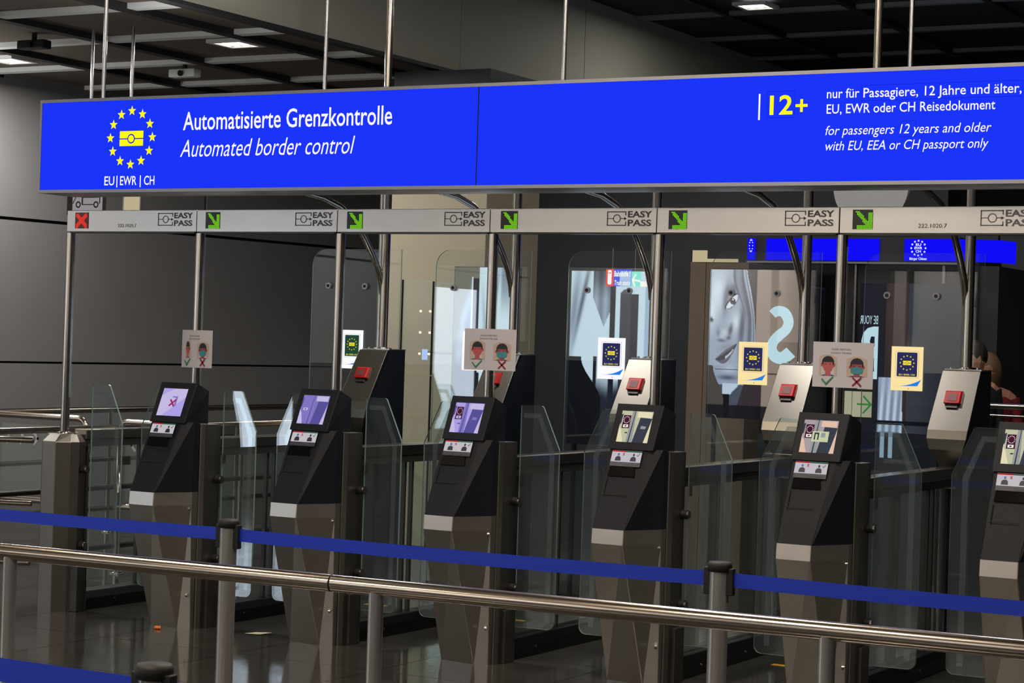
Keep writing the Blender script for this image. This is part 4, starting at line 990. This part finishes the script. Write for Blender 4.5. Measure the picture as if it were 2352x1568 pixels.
# =================================================================== BELT BARRIERS
def stanchion(x, y, ztop, label):
    t = empty('belt_post', (x, y, 0), label, 'barrier post', 'belt barrier posts')
    prof = []
    m = MB('alu_post'); n = 40
    rings = []
    for z in (.03, ztop-.03): rings.append([(x+(.0345-.002*(k % 10 == 0))*math.cos(2*PI*k/n), y+(.0345-.002*(k % 10 == 0))*math.sin(2*PI*k/n), z) for k in range(n)])
    m.loft(rings, True); m.build('post_tube', t)
    MB('rubber').lathe([(.036, ztop-.034), (.043, ztop-.03), (.043, ztop-.008), (.038, ztop), (.0, ztop+.001)], (x, y, 0), 28).build('cap', t)
    MB('rubber').box(x-.055, x-.03, y-.014, y+.014, ztop-.115, ztop-.02).build('belt_clip', t, bevel=.003)
    MB('rubber').box(x+.03, x+.055, y-.014, y+.014, ztop-.115, ztop-.02).build('belt_clip', t, bevel=.003)
    MB('steel_dark').lathe([(.17, 0), (.17, .01), (.14, .022), (.05, .03), (.0345, .032)], (x, y, 0), 40).build('base_disc', t)
def belt(p0, p1, ztop, h, sag, label, z0off=0, z1off=0):
    t = empty('barrier_belt', ((p0[0]+p1[0])/2, (p0[1]+p1[1])/2, ztop-h), label, 'barrier belt', 'blue barrier belts')
    n = 20; F = []; G = []
    for k in range(n+1):
        u = k/n; x = p0[0]+(p1[0]-p0[0])*u; y = p0[1]+(p1[1]-p0[1])*u; dz = -sag*4*u*(1-u)
        F += [(x, y, ztop-h+dz), (x, y, ztop+dz)]; G += [(x, y+.0015, ztop-h+dz), (x, y+.0015, ztop+dz)]
    m = MB('tape_blue'); m.add(F, [(2*k, 2*k+2, 2*k+3, 2*k+1) for k in range(n)], True); m.add(G, [(2*k, 2*k+1, 2*k+3, 2*k+2) for k in range(n)], True)
    m.build('webbing', t)
ZT = .98
stanchion(1.49, -3.07, ZT, 'belt barrier post outside the left edge')
stanchion(3.62, -3.07, ZT, 'silver belt barrier post with black cap between the first two kiosks')
stanchion(5.745, -3.07, ZT, 'silver belt barrier post with black cap between the fourth and fifth kiosks')
stanchion(7.87, -3.07, ZT, 'belt barrier post outside the right edge')
stanchion(5.70, -6.09, ZT, 'nearest belt barrier post, only its black cap and top showing at the bottom')
stanchion(3.7, -6.0, ZT, 'belt barrier post outside the lower left corner')
belt((1.545, -3.07), (3.565, -3.07), .945, .05, .006, 'blue belt running from the left edge to the first silver post')
belt((3.675, -3.07), (5.69, -3.07), .945, .05, .006, 'blue belt between the two silver posts, across the middle of the picture')
belt((5.80, -3.07), (7.815, -3.07), .945, .05, .006, 'blue belt running from the second silver post to the right edge')
belt((3.76, -6.0), (5.638, -6.09), .945, .055, .004, 'nearest blue belt in the lower left corner')
belt((5.762, -6.09), (7.6, -6.2), .945, .055, .004, 'nearest blue belt running right from the front post cap')

# =================================================================== LITTER, FLOOR MARKS
t = MB('paper_cream').add([(1.52, -.10, .006), (1.60, -.06, .004), (1.65, .0, .012), (1.57, .03, .003), (1.55, -.03, .009)], [(0, 1, 4), (1, 2, 3, 4), (0, 4, 3)])
tag(t.build('paper_scrap', loc=(1.57, -.03, 0)), 'torn pale paper scrap on the dark floor between the first two kiosks', 'litter')
m = MB('orange')
for k in range(5):
    a = k*1.3; x, y = 1.02+.012*math.cos(a), -.26+.012*math.sin(a); m.lathe([(.002, 0), (.011, .004+.002*(k % 2)), (.008, .014), (.001, .019)], (x, y, 0), 7)
tag(m.build('orange_wrapper', loc=(1.02, -.26, 0)), 'crumpled orange wrapper on the floor by the first kiosk', 'litter')
for i, (x, y) in enumerate(((1.28, 1.5), (2.3, 1.5), (.35, 2.3), (4.35, .9))):
    tag(MB('yellow_mark').box(x, x+.16, y, y+.05, .0006, .002).build('floor_marking', loc=(x, y, 0)), ['yellow floor strip seen through the second lane door', 'yellow floor strip seen through the third lane door', 'yellow floor strip beyond the leftmost door', 'yellow floor strip behind the fifth kiosk base'][i], 'floor marking')

# =================================================================== REFLECTED PEOPLE, BUILT AS FIGURES BEHIND THE GATES
def person(x, y, h, face, hair, coat, label, long_hair=False, arm=.0):
    t = empty('person', (x, y, 0), label, 'person')
    c, s = math.cos(face), math.sin(face)
    def P(a, b_, z): return (x+(a*c-b_*s)*1.0, y+a*s+b_*c, z*h)
    J = {'pel': P(0, 0, .53), 'wst': P(0, 0, .60), 'chs': P(0, -.01, .72), 'nkb': P(0, 0, .815), 'nk': P(0, -.01, .85), 'hd': P(0, -.025, .905), 'ht': P(0, -.02, .965),
         'hl': P(-.09, 0, .51), 'kl': P(-.10, -.02, .285), 'al': P(-.10, 0, .045), 'fl': P(-.10, -.13, .015), 'hr': P(.09, 0, .51), 'kr': P(.10, -.02, .285), 'ar': P(.10, .02, .045), 'fr': P(.10, -.11, .015),
         'sl': P(-.19, 0, .80), 'el': P(-.24, .01, .63), 'wl': P(-.22, -.10, .50), 'sr': P(.19, 0, .80), 'er': P(.24, .01, .63), 'wr': P(.20, -.12, .52)}
    Rr_ = {'pel': .15, 'wst': .13, 'chs': .15, 'nkb': .09, 'nk': .055, 'hd': .095, 'ht': .065, 'hl': .09, 'kl': .06, 'al': .042, 'fl': .035, 'hr': .09, 'kr': .06, 'ar': .042, 'fr': .035, 'sl': .065, 'el': .045, 'wl': .03, 'sr': .065, 'er': .045, 'wr': .03}
    Ed = [('pel', 'wst'), ('wst', 'chs'), ('chs', 'nkb'), ('nkb', 'nk'), ('nk', 'hd'), ('hd', 'ht'), ('pel', 'hl'), ('hl', 'kl'), ('kl', 'al'), ('al', 'fl'), ('pel', 'hr'), ('hr', 'kr'), ('kr', 'ar'), ('ar', 'fr'), ('nkb', 'sl'), ('sl', 'el'), ('el', 'wl'), ('nkb', 'sr'), ('sr', 'er'), ('er', 'wr')]
    names = list(J)
    # five short fingers and a thumb at each wrist
    for side, wn in ((-1, 'wl'), (1, 'wr')):
        w0 = Vector(J[wn]); J['p'+wn] = tuple(w0+Vector((0, 0, -.07))); Rr_['p'+wn] = .03; Ed.append((wn, 'p'+wn)); names.append('p'+wn)
        for k in range(5):
            nme = 'f%d%s' % (k, wn); off = Vector(((k-1.5)*.018, -.01, -.15+.01*abs(k-1.5))) if k < 4 else Vector((-side*.05, -.03, -.09))
            J[nme] = tuple(w0+off); Rr_[nme] = .009; Ed.append(('p'+wn, nme)); names.append(nme)
    me = bpy.data.meshes.new('body'); off = Vector((x, y, 0))
    me.from_pydata([tuple(Vector(J[n])-off) for n in names], [(names.index(a), names.index(b_)) for a, b_ in Ed], [])
    o = bpy.data.objects.new('body', me); col.objects.link(o); o.parent = t
    md = o.modifiers.new('skin', 'SKIN'); sb = o.modifiers.new('sub', 'SUBSURF'); sb.levels = 1; sb.render_levels = 1
    if not me.skin_vertices: me.attributes.new('skin', 'FLOAT', 'POINT')
    try:
        for k, n in enumerate(names): me.skin_vertices[0].data[k].radius = (Rr_[n], Rr_[n]*(.72 if n in ('pel', 'wst', 'chs') else 1)); me.skin_vertices[0].data[k].use_root = (n == 'pel')
    except Exception: pass
    me.materials.append(MT['skin'])
    m = MB(hair); c0 = Vector(P(0, .0, .93)); R0 = .104
    rings = []
    for j in range(9):
        a = PI*.02+(PI*(.62 if not long_hair else .75))*j/8; rings.append([(c0.x+R0*math.sin(a)*math.cos(q), c0.y+R0*math.sin(a)*math.sin(q)+.015, c0.z+R0*1.15*math.cos(a)-(.10*(j/8)**2 if long_hair else 0)) for q in [2*PI*k/18 for k in range(18)]])
    m.loft(rings, True); m.build('hair', t)
    m = MB(coat); prof = [(.50, .17, .13), (.60, .17, .13), (.72, .20, .14), (.79, .22, .125), (.825, .12, .09), (.845, .07, .07)]
    m.loft([[P(a*math.cos(q), b_*math.sin(q), z) for q in [2*PI*k/20 for k in range(20)]] for z, a, b_ in prof], True)
    for sd in (-1, 1): m.tube([P(sd*.19, 0, .80), P(sd*.245, .01, .63), P(sd*(.22 if sd < 0 else .20), -.11, .515)], .058, 12)
    m.build('coat', t)
    m = MB('dark_cloth')
    for sd in (-1, 1): m.tube([P(sd*.085, 0, .53), P(sd*.10, -.02, .285), P(sd*.10, .0, .05)], .085, 12)
    m.build('trousers', t)
person(4.15, 5.15, 1.87, .9, 'dark_hair', 'dark_cloth', 'reflection of a dark-haired person in a dark coat, built as a figure beyond the brightly lit cabinet')
person(4.10, 5.70, 1.78, .4, 'fair_hair', 'red_cloth', 'reflection of a fair-haired person in red, built as a figure just right of the dark-haired one', long_hair=True)
